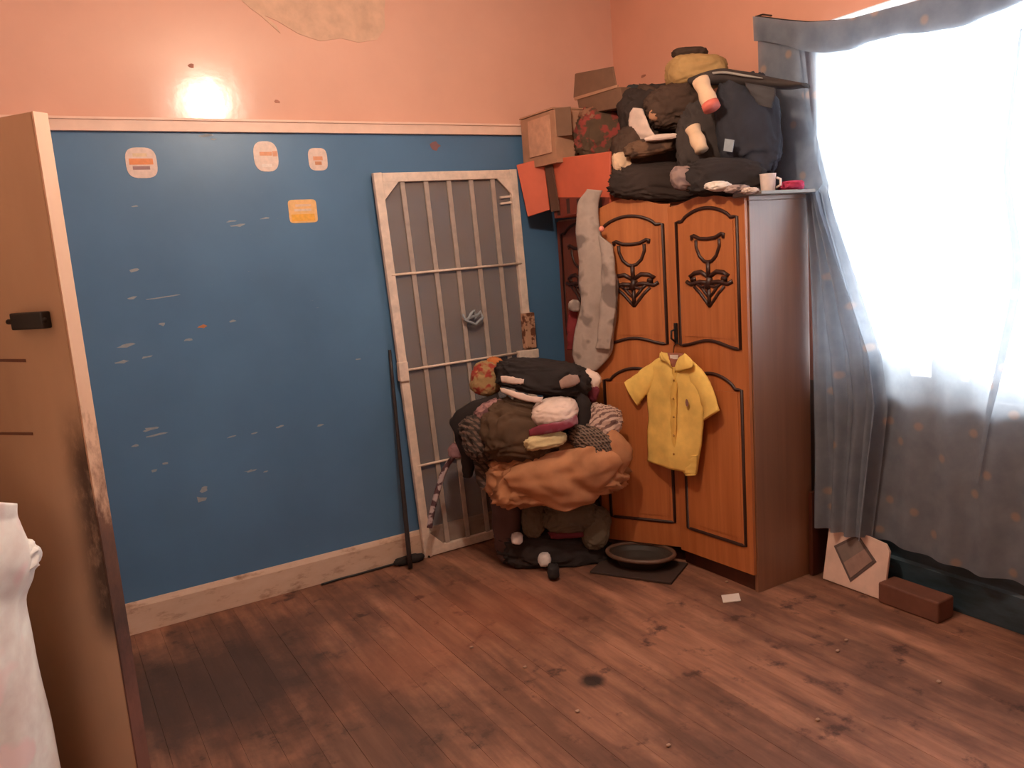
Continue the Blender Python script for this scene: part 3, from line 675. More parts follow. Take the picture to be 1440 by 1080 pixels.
bar('frame_rail', gp_(0.056, 0.988), gp_(0.944, 0.988), fw, 0.028, M_WHITEP); bar('frame_rail', gp_(0.056, 0.013), gp_(0.944, 0.013), fw, 0.028, M_WHITEP)
for i in range(5):
    u = 0.185+0.158*i; bar('bar', gp_(u, 0.024), gp_(u, 0.977), 0.026, 0.010, M_BAR, GT, 0.002)
mm, nt, b = nodes_of('dusty_mesh'); out = nt.nodes['Material Output']
b.inputs['Base Color'].default_value = (*s2l((172, 152, 142)), 1); b.inputs['Roughness'].default_value = 0.7
tp = N(nt, 'ShaderNodeBsdfTransparent'); mx = N(nt, 'ShaderNodeMixShader')
L(nt, N_map(nt, noisetex(nt, coords(nt), 4, 4), -1.6, 1.6), mx.inputs[0]); mx.inputs[0].default_value = 0.6
L(nt, b.outputs[0], mx.inputs[1]); L(nt, tp.outputs[0], mx.inputs[2]); L(nt, mx.outputs[0], out.inputs[0])
build('mesh_infill', *prism_vf([gp_(0.03, 0.014, -0.037), gp_(0.97, 0.014, -0.037), gp_(0.97, 0.987, -0.037), gp_(0.03, 0.987, -0.037)], Y, 0.001), mm, GT)
for v_ in (0.75, 0.507, 0.252): tube('cross_rod', [gp_(0.03, v_, -0.056), gp_(0.97, v_, -0.056)], 0.0065, M_WHITEP, GT)
for u, v_, su, sv in ((0.055, 0.977, 0.10, -0.042), (0.945, 0.977, -0.10, -0.042), (0.055, 0.024, 0.10, 0.042), (0.945, 0.024, -0.10, 0.042)):
    build('corner_gusset', *prism_vf([gp_(u, v_, -0.06), gp_(u+su, v_, -0.06), gp_(u, v_+sv, -0.06)], Y, 0.012), M_WHITEP, GT)
lb = bar('latch', gp_(0.86, 0.928), gp_(0.945, 0.930), 0.012, 0.016, M_WHITEP); bar('latch', gp_(0.86, 0.912), gp_(0.945, 0.914), 0.012, 0.016, M_WHITEP)
rust = fabric('rusty_lock', (196, 150, 122), (110, 66, 48), 'blotch', 30, rough=0.6)
obox('lock_box', gp_(0.975, 0.565, -0.062), X*0.034, Y*0.022, Z*0.10, rust, GT, 0.004)
obox('lock_box', gp_(0.95, 0.50, -0.064), X*0.065, Y*0.018, Z*0.025, M_WHITEP, GT, 0.004)
obox('hinge_plate', gp_(0.02, 0.505, -0.058), X*0.026, Y*0.018, Z*0.05, M_WHITEP, GT, 0.004)
o = bpy.data.objects.new('tmp', None)
knot = [ond(p[0], p[1], 4.42) for p in ((640,442),(648,452),(655,440),(660,436),(662,448),(672,438),(676,446),(664,456),(652,452),(643,450),(655,446),(668,442))]
o = tube('twine_knot', [Vector((p.x, -0.085+0.006*math.sin(i*2), p.z)) for i, p in enumerate(knot)], 0.009, M_CHIP, None, 6)
tag(o, 'scrap of pale twine tied round the gate bars', 'twine')

# thin dark pole leaning beside the gate, cable along the skirting
P0, P1 = onz(577, 799, 0.006), ony(548, 492, -0.014)
t = tag(tube('pole', [P0+(P1-P0)*(i/8) for i in range(9)], [0.013, 0.013, 0.013, 0.012, 0.011, 0.010, 0.010, 0.009, 0.008], plain('dark_pole', (50, 42, 42), 0.5), None, 10), 'thin dark pole propped against the blue wall beside the gate', 'pole')
cb = [onz(a, b_, 0.006) for a, b_ in ((452, 822), (480, 813), (505, 807), (530, 797), (548, 790), (566, 780), (590, 777), (604, 783))]
cb = [Vector((p.x, min(p.y, -0.035), 0.006)) for p in cb]
tag(tube('cable', [Vector(q_[0]) for q_ in resample([(p,) for p in cb], 30)], 0.006, M_BLACK, None, 6), 'thin black cable lying along the cream skirting', 'cable')
o = lump('dark_rag', Vector((-1.60, -0.062, 0.020)), X*0.085, Y*0.028, Z*0.022, fabric('dark_rag_cloth', (52, 44, 42)), None, seed=5, lvl=3, zmin=0.001)
tag(o, 'small dark rag at the foot of the pole', 'rag')

# ------------------------------------------------------------------ stickers on the blue wall
def sticker(px, py, wp, hp_, shape, c1, c2, label):
    c = ony(px, py, -0.0008); k = 0.0041
    a, b_ = X*wp/2*k, Z*hp_/2*k
    t = thing('sticker', label, 'sticker', c, 'stickers on the blue wall')
    pts = [c+a*math.copysign(abs(math.cos(q))**shape, math.cos(q))+b_*math.copysign(abs(math.sin(q))**shape, math.sin(q)) for q in [2*math.pi*i/28+0.05 for i in range(28)]]
    build('backing', *prism_vf(pts, -Y, 0.0015), plain('sticker_%d' % px, c1, 0.45, 0.1, 50), t)
    for (u0, u1, v0, v1, col) in c2:
        build('print', *prism_vf([c-Y*0.0016+a*u+b_*v_ for u, v_ in ((u0, v0), (u1, v0), (u1, v1), (u0, v1))], -Y, 0.0006), plain('print_%d_%d_%d' % col, col, 0.45, 0.1, 60), t)
sticker(199, 229, 31, 32, 0.62, (222, 192, 180), [(-0.78, 0.75, -0.12, 0.28, (226, 132, 72)), (-0.6, 0.5, -0.45, -0.22, (150, 108, 108)), (-0.5, 0.4, 0.4, 0.62, (220, 188, 150))], 'round pale sticker with an orange band across it')
sticker(374, 220, 28, 34, 0.7, (228, 200, 186), [(-0.5, 0.5, 0.05, 0.3, (222, 150, 108)), (0.55, 0.95, 0.0, 0.35, (216, 150, 116)), (-0.4, 0.4, -0.7, -0.5, (236, 216, 206))], 'large pale sticker with a lobe on its right, left of the oval sticker')
sticker(447, 224, 23, 26, 0.55, (228, 198, 184), [(-0.5, 0.5, -0.1, 0.25, (220, 150, 112)), (-0.35, 0.35, -0.5, -0.2, (206, 136, 96))], 'small oval pale sticker above the yellow square one')
sticker(426, 297, 34, 27, 0.25, (238, 186, 124), [(-0.85, 0.8, -0.85, -0.25, (240, 172, 62)), (-0.6, 0.6, 0.0, 0.2, (226, 196, 176)), (-0.5, 0.6, 0.4, 0.6, (230, 190, 160))], 'yellow square sticker below the oval one')

# ------------------------------------------------------------------ heap of clothes in front of the wardrobe
GH = 'heap of clothes beside the wardrobe'
def garment(name, label, cat, px, py, d, wp, hp_, dep, mat, ang=0, **k):
    o = lump_px(name, px, py, d-dep*0.36, wp, hp_, dep*0.62, mat, ang, **k); return tag(o, label, cat, GH)
blk = fabric('black_cloth', (50, 42, 41)); dk = fabric('dark_brown_cloth', (74, 56, 46)); olive = fabric('olive_grey_cloth', (104, 90, 74))
tan = fabric('tan_fleece', (184, 126, 90)); plum = fabric('plum_grey_cloth', (88, 66, 64)); maroon = fabric('maroon_cloth2', (112, 44, 54))
white = fabric('off_white_cloth', (226, 196, 182)); cream = fabric('cream_cloth', (214, 188, 142))
garment('black_holdall', 'flat black bag on the floor under the heap', 'bag', 776, 768, 4.12, 158, 56, 0.20, blk, -3, seed=11, amp=0.14, zmin=0.002)
garment('brown_bundle', 'dark brown bundle in the middle of the clothes heap', 'clothes', 770, 706, 4.20, 140, 84, 0.16, dk, 0, seed=12, amp=0.14)
garment('olive_trousers', 'olive grey trousers rolled up below the tan fleece', 'trousers', 800, 722, 4.02, 78, 46, 0.12, olive, 4, seed=13, amp=0.16)
garment('olive_sock_roll', 'olive roll standing upright beside the wardrobe door', 'clothes', 838, 742, 3.99, 38, 56, 0.08, olive, -8, seed=14, amp=0.12)
garment('olive_sleeve', 'olive sleeve hanging beside the plum trouser leg', 'clothes', 750, 728, 4.0, 32, 52, 0.06, olive, 0, seed=15, amp=0.12)
garment('maroon_blouse', 'maroon cloth squeezed above the black bag', 'clothes', 800, 748, 3.98, 54, 16, 0.06, maroon, 3, seed=16, lvl=4)
T = lambda px, py, d=3.92: ond(px, py, d)
def drape(name, label, cat, rows, d, thick, mat, **k):
    t = hang(name, [(ond(a, b_, d), ond(c_, e_, d)) for a, b_, c_, e_ in rows], thick, mat, None, **k); return tag(t, label, cat, GH)
drape('plum_trousers', 'plum grey trouser leg hanging down to the floor', 'trousers', [(692, 668, 728, 668), (690, 700, 735, 700), (692, 735, 734, 735), (697, 770, 728, 770), (701, 787, 724, 787)], 4.03, 0.06, plum, fold=0.012, freq=20, seed=17, back=0.8)
# tan fleece blanket: main roll, hanging front and right corner
t = thing('tan_fleece', 'large tan fleece spread over the front of the heap', 'blanket', ond(790, 712, 3.9), GH)
lump_px('front_bulge', 782, 660, 3.89, 186, 84, 0.12, tan, 9, t, seed=18, amp=0.17, freq=2.2, e=0.6)
hang('front_fall', [(ond(730, 650, 3.80), ond(868, 622, 3.80)), (ond(712, 668, 3.77), ond(880, 640, 3.77)), (ond(718, 684, 3.77), ond(868, 662, 3.77)), (ond(745, 698, 3.79), ond(850, 686, 3.79)), (ond(768, 708, 3.82), ond(838, 704, 3.82))], 0.05, tan, t, fold=0.014, freq=22, seed=18, nu=50, nv=40, back=0.6, wob=0.010)
hang('corner', [(ond(846, 604, 3.84), ond(862, 606, 3.84)), (ond(848, 622, 3.8), ond(884, 622, 3.8)), (ond(856, 645, 3.8), ond(890, 642, 3.8)), (ond(866, 662, 3.82), ond(876, 660, 3.82))], 0.04, tan, t, fold=0.012, freq=24, seed=19)
garment('brown_coat', 'dark olive brown coat bulging over the tan fleece', 'coat', 732, 606, 3.93, 108, 88, 0.19, fabric('olive_brown_cloth', (88, 66, 50)), -8, seed=20, amp=0.15)
garment('plaid_shirt', 'grey plaid shirt between black sleeve and brown coat', 'shirt', 680, 610, 3.97, 62, 70, 0.15, fabric('plaid_cloth', (112, 88, 78), (64, 54, 50), 'plaid', 14), 14, seed=21, amp=0.16)
drape('plaid_sleeve', 'plaid sleeve hanging down beside the plum trousers', 'clothes', [(664, 618, 692, 618), (666, 645, 694, 645), (668, 668, 692, 668), (674, 684, 688, 684)], 3.95, 0.04, MATS['plaid_cloth'], seed=22)
t = thing('black_sweater', 'black sweater hanging off the gate side of the heap', 'sweater', ond(655, 672, 4.0), GH)
hang('shoulder', [(ond(700, 552, 3.95), ond(706, 574, 3.95)), (ond(672, 562, 3.95), ond(684, 590, 3.95)), (ond(645, 576, 3.97), ond(668, 604, 3.97)), (ond(632, 592, 4.0), ond(660, 622, 4.0))], 0.05, blk, t, fold=0.01, seed=23)
hang('sleeve', [(ond(634, 588, 4.0), ond(664, 592, 4.0)), (ond(640, 620, 4.0), ond(666, 620, 4.0)), (ond(648, 645, 4.0), ond(668, 645, 4.0)), (ond(650, 670, 4.0), ond(664, 670, 4.0))], 0.04, blk, t, fold=0.01, seed=24)
garment('pink_print_top', 'faded pink printed top tucked under the black sweater', 'clothes', 688, 574, 3.93, 40, 18, 0.08, fabric('pink_print', (178, 130, 126), (120, 84, 86), 'blotch', 25), 28, seed=25, lvl=4)
garment('mauve_cuff', 'mauve cuff poking out at the end of the strap', 'clothes', 642, 634, 4.02, 22, 20, 0.04, fabric('mauve_cloth', (134, 98, 100)), 0, seed=26, lvl=4)
garment('flowered_cushion', 'pale olive flowered cushion behind the black jacket', 'cushion', 684, 532, 4.05, 44, 46, 0.12, fabric('olive_floral', (160, 128, 88), (150, 60, 50), 'blotch', 18), -10, seed=27, amp=0.1)
garment('orange_rag', 'orange rag at the top of the flowered cushion', 'rag', 697, 511, 4.06, 24, 16, 0.05, fabric('orange_rag_cloth', (198, 116, 66)), -20, seed=28, lvl=4)
garment('black_pile_core', 'black garment heaped beside the wardrobe under the jacket', 'clothes', 790, 590, 4.06, 90, 70, 0.13, blk, 0, seed=29, amp=0.14)
garment('dark_check_scarf', 'dark grey checked scarf lying on the tan fleece', 'scarf', 832, 617, 3.85, 62, 40, 0.10, fabric('dark_check', (64, 52, 46), (128, 104, 90), 'plaid', 26), -24, seed=30, amp=0.18)
garment('printed_blouse', 'off-white printed blouse against the wardrobe door', 'blouse', 849, 592, 3.88, 48, 44, 0.09, fabric('blouse_print', (206, 172, 156), (128, 98, 92), 'stripes', 16, rot=1.1), -22, seed=31, amp=0.18)
# black jacket with white stripes on top
t = thing('black_jacket', 'black jacket with white stripes folded on top of the heap', 'jacket', ond(765, 552, 3.98), GH)
lump_px('body', 764, 530, 3.92, 132, 48, 0.13, blk, -7, t, seed=32, amp=0.13)
hang('white_stripe', [(ond(704, 529, 3.77), ond(706, 538, 3.77)), (ond(720, 530, 3.75), ond(722, 540, 3.75)), (ond(737, 533, 3.75), ond(736, 540, 3.75))], 0.003, white, t, fold=0.001, nu=8, nv=12)
hang('white_stripe', [(ond(703, 545, 3.78), ond(706, 552, 3.78)), (ond(722, 550, 3.76), ond(723, 559, 3.76)), (ond(745, 556, 3.75), ond(744, 565, 3.75)), (ond(764, 558, 3.76), ond(760, 566, 3.76))], 0.004, white, t, fold=0.001, nu=8, nv=16)
hang('white_patch', [(ond(786, 536, 3.76), ond(790, 547, 3.76)), (ond(800, 527, 3.75), ond(806, 543, 3.75)), (ond(812, 527, 3.77), ond(815, 538, 3.77))], 0.004, fabric('grey_pink_cloth', (168, 136, 124)), t, nu=8, nv=12)
hang('sleeve', [(ond(800, 548, 3.88), ond(812, 532, 3.88)), (ond(806, 566, 3.85), ond(828, 560, 3.85)), (ond(808, 590, 3.84), ond(832, 588, 3.84)), (ond(812, 606, 3.85), ond(828, 606, 3.85))], 0.05, blk, t, fold=0.01, seed=33)
t = thing('peaked_hat', 'white hat with a maroon and mauve band below the black jacket', 'hat', ond(780, 612, 3.78), GH)
lump_px('crown', 780, 579, 3.80, 66, 42, 0.10, white, 12, t, seed=34, amp=0.05, e=0.9)
hang('band', [(ond(744, 604, 3.74), ond(746, 614, 3.74)), (ond(765, 597, 3.70), ond(768, 610, 3.70)), (ond(790, 592, 3.70), ond(793, 605, 3.70)), (ond(811, 583, 3.74), ond(812, 597, 3.74))], 0.006, fabric('maroon_band', (136, 56, 70), (150, 104, 112), 'blotch', 9), t, fold=0.001, nu=8, nv=20)
garment('cream_towel', 'cream towel end below the white hat', 'towel', 766, 620, 3.76, 56, 22, 0.06, cream, 10, seed=35, lvl=4)
garment('white_collar', 'white collar sticking up behind the black jacket', 'clothes', 828, 538, 3.98, 30, 36, 0.06, white, -20, seed=36, lvl=4)
garment('maroon_lining', 'maroon lining below the white collar', 'clothes', 832, 552, 3.95, 20, 24, 0.05, maroon, -20, seed=37, lvl=4)
st = [(640, 640), (630, 652), (622, 668), (616, 688), (611, 705), (607, 722), (604, 742)]
rows = [(a-4, b_, a+4, b_+1) for a, b_ in st]
o = drape('patterned_strap', 'patterned strap hanging from the heap across the gate', 'strap', rows, 4.06, 0.003, fabric('strap_print', (92, 64, 70), (190, 170, 172), 'blotch', 26), fold=0.0005, nu=6, wob=0.001)
for px, py, r, lb_ in ((766, 787, 18, 'small white ball of cloth in front of the black bag'), (727, 757, 16, 'pale sock tucked beside the plum trouser leg')):
    o = lump_px('sock', px, py, 3.90 if px > 740 else 3.92, r, r*0.95, 0.03, plain('sock_white', (206, 190, 184), 0.9), 0, seed=px, lvl=3, zmin=0.002); tag(o, lb_, 'sock', GH)
o = lump_px('shoe', 778, 803, 3.80, 16, 18, 0.05, blk, 0, seed=9, lvl=3, zmin=0.002); tag(o, 'dark scrap lying on the boards before the heap', 'scrap')

# ------------------------------------------------------------------ basin and board before the middle door
t = thing('oval_basin', 'brown oval basin on the floor below the open wardrobe door', 'basin', (-0.72, -0.93, 0.012))
mbz = plain('basin_brown', (98, 70, 56), 0.5, 0.15, 20)
c0 = Vector((-0.70, -0.905, 0.014)); V, F = [], []; n = 36
prof = [(0.10, 0.0), (0.125, 0.006), (0.165, 0.062), (0.18, 0.068), (0.182, 0.062), (0.178, 0.058), (0.13, 0.0025), (0.09, -0.0)]
prof = [(0.0005, 0), (0.115, 0.0), (0.15, 0.05), (0.168, 0.062), (0.176, 0.058), (0.170, 0.052), (0.155, 0.054), (0.118, 0.008), (0.0005, 0.008)]
aa = Vector((0.5, -0.866, 0)); bb = Vector((0.866, 0.5, 0))
for r, z in prof:
    for k in range(n):
        q_ = 2*math.pi*k/n; V.append(c0+aa*r*math.cos(q_)*1.0+bb*r*math.sin(q_)*0.72+Z*z)
for i in range(len(prof)-1):
    for k in range(n): F.append((i*n+k, i*n+(k+1) % n, (i+1)*n+(k+1) % n, (i+1)*n+k))
build('bowl', V, F, plain('basin_inside', (52, 40, 34), 0.6), t, True)
tube('rim', [c0+aa*0.172*math.cos(2*math.pi*k/40)+bb*0.172*0.72*math.sin(2*math.pi*k/40)+Z*0.06 for k in range(40)], 0.011, mbz, t, 8, True)
o = obox('flat_board', (c0+Vector((-0.03, -0.02, -0.0075))), aa*0.21, bb*0.13, Z*0.006, plain('dark_board', (60, 42, 36), 0.7), None, 0.002)
tag(o, 'flat dark board lying under the oval basin', 'board')

# ------------------------------------------------------------------ right-hand floor things
t = thing('leaning_picture', 'white board with a grey tilted square leaning below the curtain', 'picture', (-0.13, -1.7, 0))
a0, a1 = Vector((-0.155, -1.572, 0.002)), Vector((-0.155, -1.885, 0.002)); lean = Vector((0.05, 0, 0.246)); nrm = Vector((-0.98, 0, 0.2))
pw = lambda u, v_, o=0.0: a0+(a1-a0)*u+lean*v_+nrm*o
build('board', *bevelled(*prism_vf([pw(0, 0), pw(1, 0), pw(1, 0.86), pw(0.93, 0.97), pw(0, 1.12)], nrm, 0.014), 0.002, 1), plain('panel_white', (226, 190, 174), 0.6, 0.08, 14), t)
dq = [(0.13, 0.66), (0.49, 1.0), (0.83, 0.62), (0.47, 0.12)]
build('diamond_border', *prism_vf([pw(u, v_, 0.0145) for u, v_ in dq], nrm, 0.003), plain('diamond_dark', (100, 82, 78), 0.6), t)
cen = (sum(u for u, _ in dq)/4, sum(v_ for _, v_ in dq)/4); inn = [(cen[0]+(u-cen[0])*0.84, cen[1]+(v_-cen[1])*0.84) for u, v_ in dq]
mA = ((inn[0][0]+inn[3][0])/2, (inn[0][1]+inn[3][1])/2); mB = ((inn[1][0]+inn[2][0])/2, (inn[1][1]+inn[2][1])/2)
build('diamond_upper', *prism_vf([pw(*q_, 0.018) for q_ in (inn[0], inn[1], mB, mA)], nrm, 0.002), plain('diamond_grey', (130, 112, 106), 0.6), t)
build('diamond_lower', *prism_vf([pw(*q_, 0.018) for q_ in (mA, mB, inn[2], inn[3])], nrm, 0.002), plain('diamond_pink', (158, 126, 116), 0.6), t)
o = obox('wooden_block', (-0.135, -2.01, 0.047), Y*0.135, X*0.055, Z*0.046, wood('block_brown', (104, 62, 48), (130, 80, 62), (8, 8, 8), 0.7), None, 0.008)
tag(o, 'reddish brown brick-shaped block lying against the navy skirting', 'block')
o = box('end_board', (-0.128, -1.50, 0.0), (-0.108, -1.04, 0.40), M_WARDD, None, 0.002)
o2 = bpy.data.objects['end_board']; bpy.data.objects.remove(o2)
o = obox('wood_offcut', (-0.118, -1.512, 0.205), X*0.055, Y*0.010, Z*0.203, M_WARDD, None, 0.002)
tag(o, 'short dark board standing at the back corner of the wardrobe', 'board')
c = onz(1028, 841, 0.003)
o = obox('paper_scrap', c, Vector((0.034, -0.02, 0.002)), Vector((0.024, 0.030, 0)), Z*0.0018, M_PAPER); tag(o, 'torn white paper scrap on the boards before the wardrobe', 'paper')
crumb = [(897, 812), (1022, 818), (1180, 820), (1178, 915), (1190, 900), (663, 910), (940, 1048), (1085, 808), (1320, 958), (812, 1000), (1150, 1012), (738, 938), (1265, 832)]
for i, (px, py) in enumerate(crumb):
    o = lump('crumb', onz(px, py, 0.005), X*0.008, Y*0.006, Z*0.004, plain('crumb_pale', (176, 140, 118), 0.8), None, seed=i, lvl=2, zmin=0.0005)
    tag(o, 'tiny pale crumb of litter on the worn floorboards', 'litter', 'litter on the floorboards')

# ------------------------------------------------------------------ load on top of the wardrobe
GW = 'load on top of the wardrobe'
TZ = WH
def ontop(name, label, cat, px, py, x, wpx, hpx, dep, mat, ang=0, **k):
    c = onx(px, py, x); c = CAM+(c-CAM)*(1-0.3*dep/(c-CAM).dot(FH)); kk = (c-CAM).dot(FW)/FPX; a = math.radians(ang); Xv = RT*math.cos(a)+UP*math.sin(a); Zv = UP*math.cos(a)-RT*math.sin(a)
    o = lump(name, c, Xv*(wpx/2*kk), FH*dep*0.7, Zv*(hpx/2*kk), mat, None, zmin=TZ+0.003, **k); return tag(o, label, cat, GW)
# orange folded carton, flap swung out to the left
t = thing('orange_carton', 'bright orange open carton overhanging the wardrobe top', 'box', (-0.55, -0.4, TZ), GW)
ox = -0.66
o0, o1, o2_, o3 = onx(774, 224, ox), onx(858, 213, ox), onx(856, 268, ox), onx(780, 296, ox)
zb = TZ+0.002
q4 = [Vector((ox, o3.y, zb)), Vector((ox, o2_.y, zb+0.02)), Vector((ox, o1.y, o1.z)), Vector((ox, o0.y, o0.z))]
build('front_face', *bevelled(*prism_vf(q4, X, 0.012), 0.003, 1), M_ORANGE, t)
dk4 = [q4[0]-X*0.0005, q4[1]-X*0.0005, q4[1]+(q4[2]-q4[1])*0.18-X*0.0005, q4[0]+(q4[3]-q4[0])*0.36-X*0.0005]
build('dark_print_band', *prism_vf(dk4, -X, 0.002), plain('dark_red_print', (120, 48, 34), 0.6), t)
for i in range(5):
    u0 = 0.06+i*0.19; a_ = dk4[0]+(dk4[1]-dk4[0])*u0; b_ = dk4[3]+(dk4[2]-dk4[3])*u0; s_ = (dk4[1]-dk4[0])*0.06
    build('print_bar', *prism_vf([a_+(b_-a_)*0.1-X*0.002, a_+s_+(b_-a_)*0.1-X*0.002, a_+s_+(b_-a_)*0.9-X*0.002, a_+(b_-a_)*0.9-X*0.002], -X, 0.001), plain('print_black', (60, 32, 28), 0.6), t)
yL, yR, zt = q4[0].y, q4[1].y, o1.z-0.01
box('bottom', (ox+0.014, yR, zb), (-0.36, yL, zb+0.008), M_ORANGE, t); box('back_face', (-0.372, yR, zb+0.008), (-0.36, yL, zt), M_ORANGE, t)
box('end_face', (ox+0.014, yL-0.010, zb+0.008), (-0.372, yL, zt), M_ORANGE, t); box('end_face', (ox+0.014, yR, zb+0.008), (-0.372, yR+0.010, zt), M_ORANGE, t)
fl = [ (onp(*a, Vector((-0.70, -0.16, 0)), Vector((0.75, 0.66, 0)).normalized())) for a in ((726, 232), (764, 222), (773, 295), (742, 305))]
build('flap', *bevelled(*prism_vf(fl, Vector((0.75, 0.66, 0)).normalized(), 0.012), 0.003, 1), M_ORANGE, t)
sp = [(onp(*a, Vector((-0.675, -0.18, 0)), X)) for a in ((764, 221), (774, 220), (786, 296), (775, 298))]
build('dark_spine', *prism_vf(sp, X, 0.008), M_CARDIN, t)
# cardboard boxes
def carton(name, label, lo, hi, m1, m2, lid=None, yaw=0.0):
    c = Vector(((lo[0]+hi[0])/2, (lo[1]+hi[1])/2, lo[2])); t = thing(name, label, 'box', c, GW)
    hx, hy, h = (hi[0]-lo[0])/2, (hi[1]-lo[1])/2, hi[2]-lo[2]; A = Vector((math.cos(yaw), math.sin(yaw), 0)); B = Vector((-math.sin(yaw), math.cos(yaw), 0)); th = 0.005
    obox('base', c+Z*th, A*hx, B*hy, Z*th, m1, t)
    for s in (-1, 1):
        obox('wall', c+A*s*(hx-th)+Z*(h/2+th), A*th, B*hy, Z*(h/2-th), m1, t); obox('wall', c+B*s*(hy-th)+Z*(h/2+th), A*(hx-2*th), B*th, Z*(h/2-th), m1, t)
    if lid: obox('lid_flap', c+A*lid[0]+B*lid[1]+Z*(h+lid[2]), A*lid[3], B*lid[4], (Z*lid[5]+A*lid[6]), m2, t)
    return t, c, A, B, h
zt1 = zt+0.012
t, c, A, B, h = carton('cardboard_box', 'tan cardboard box with a framed front perched on the orange carton', (-0.70, -0.375, zt1), (-0.42, -0.05, zt1+0.265), M_CARD, M_CARD)
obox('front_panel', Vector((-0.704, -0.235, zt1+0.15)), Y*0.105, X*0.003, Z*0.095, plain('cardboard_light', (204, 152, 124), 0.8), t)
obox('lid_flap', Vector((-0.56, -0.21, zt1+0.272)), Y*0.165, X*0.145, Z*0.004, M_CARD, t)
obox('side_flap', Vector((-0.66, -0.40, zt1+0.20)), Vector((0.03, -0.03, 0.0)), Vector((0.002, 0.002, 0)), Z*0.07, M_CARDD, t)
z2 = TZ+0.42
t = thing('brown_lidded_box', 'dark brown box with its lid raised above the heap', 'box', (-0.42, -0.44, z2), GW)
C2 = onx(840, 150, -0.50)
q = lambda px, py, x=-0.50: onx(px, py, x)
build('front_face', *bevelled(*prism_vf([q(815, 162), q(878, 150), q(871, 122), q(811, 138)], X, 0.20), 0.003, 1), M_CARDD, t)
build('raised_lid', *bevelled(*prism_vf([q(806, 138, -0.49), q(866, 121, -0.49), q(861, 94, -0.47), q(808, 104, -0.47)], Vector((0.95, 0, 0.3)), 0.012), 0.003, 1), M_CARDD, t)
build('lid_edge', *prism_vf([q(808, 141, -0.505), q(868, 123, -0.505), q(868, 119, -0.505), q(807, 137, -0.505)], X, 0.01), M_CARD, t)
flor = fabric('dark_floral', (92, 70, 54), (150, 66, 58), 'blotch', 20)
ontop('floral_bag', 'dark floral cloth bag between the carton and the black bags', 'bag', 852, 190, -0.42, 84, 80, 0.11, flor, 0, seed=41, amp=0.16)
ontop('brown_cloth', 'tan brown cloth under the dark lidded box', 'cloth', 845, 166, -0.44, 60, 26, 0.08, fabric('tan_brown_cloth', (146, 100, 78)), -6, seed=42, lvl=4)
bk2 = fabric('soot_black_cloth', (58, 46, 42)); bk3 = fabric('charcoal_nylon', (66, 56, 53)); br2 = fabric('deep_brown_cloth', (78, 58, 48)); nav = fabric('navy_black_cloth', (52, 50, 56))
ontop('brown_rucksack', 'deep brown rucksack low on the wardrobe top', 'bag', 908, 222, -0.46, 92, 92, 0.12, br2, 0, seed=43, amp=0.16)
ontop('black_bundle', 'soot black bundle heaped in the middle of the load', 'clothes', 930, 168, -0.32, 112, 96, 0.15, bk2, 8, seed=44, amp=0.16)
ontop('brown_coat', 'dark brown coat below the yellow bag', 'coat', 952, 150, -0.36, 90, 60, 0.12, br2, 10, seed=45, amp=0.18)
ontop('black_holdall', 'charcoal holdall beside the cream rolls', 'bag', 1002, 200, -0.36, 96, 120, 0.10, bk3, 0, seed=46, amp=0.12)
ontop('navy_bag', 'big navy black bag at the curtain end of the wardrobe', 'bag', 1052, 180, -0.28, 84, 152, 0.13, nav, 6, seed=47, amp=0.10)
ontop('dark_blanket', 'black folded blanket along the front edge of the wardrobe top', 'blanket', 928, 256, -0.47, 140, 56, 0.10, bk2, 0, seed=48, amp=0.12)
ontop('black_jumper', 'black jumper below the cream rolls', 'jumper', 1020, 250, -0.43, 118, 54, 0.10, blk, 0, seed=49, amp=0.12)
ontop('teal_cloth', 'dark teal cloth poking out left of the black bundle', 'cloth', 893, 142, -0.38, 34, 44, 0.07, fabric('dark_teal', (62, 64, 66)), 0, seed=50, lvl=4)
ye2 = fabric('mustard_vinyl', (182, 142, 92))
t = thing('mustard_bag', 'mustard yellow bag with a dark top crowning the load', 'bag', onx(978, 120, -0.27), GW)
c = onx(978, 102, -0.27); k_ = (c-CAM).dot(FW)/FPX
lump('body', c, RT*(41*k_), FH*0.12, UP*(24*k_), ye2, t, seed=51, amp=0.08)
lump('dark_top', onx(970, 76, -0.27), RT*(24*k_), FH*0.07, UP*(8*k_), dk, t, seed=52, amp=0.1, lvl=4)
# long flat black case lying across the top
t = thing('long_black_case', 'long flat black case lying across the top towards the curtain', 'case', onx(1060, 110, -0.32), GW)
hang('case_body', [(onx(975, 108, -0.36), onx(980, 122, -0.36)), (onx(1010, 97, -0.36), onx(1012, 120, -0.36)), (onx(1050, 101, -0.34), onx(1054, 122, -0.34)), (onx(1095, 110, -0.32), onx(1098, 126, -0.32)), (onx(1134, 117, -0.30), onx(1136, 124, -0.30))], 0.045, bk3, t, fold=0.002, nu=16, wob=0.002)
hang('edge_highlight', [(onx(1002, 101, -0.41), onx(1003, 105, -0.41)), (onx(1020, 100, -0.41), onx(1021, 104, -0.41)), (onx(1045, 104, -0.40), onx(1046, 108, -0.40)), (onx(1072, 109, -0.38), onx(1073, 111, -0.38))], 0.004, M_GREY, t, fold=0, nu=6, wob=0)  # pale strip paints the highlight line along the case edge
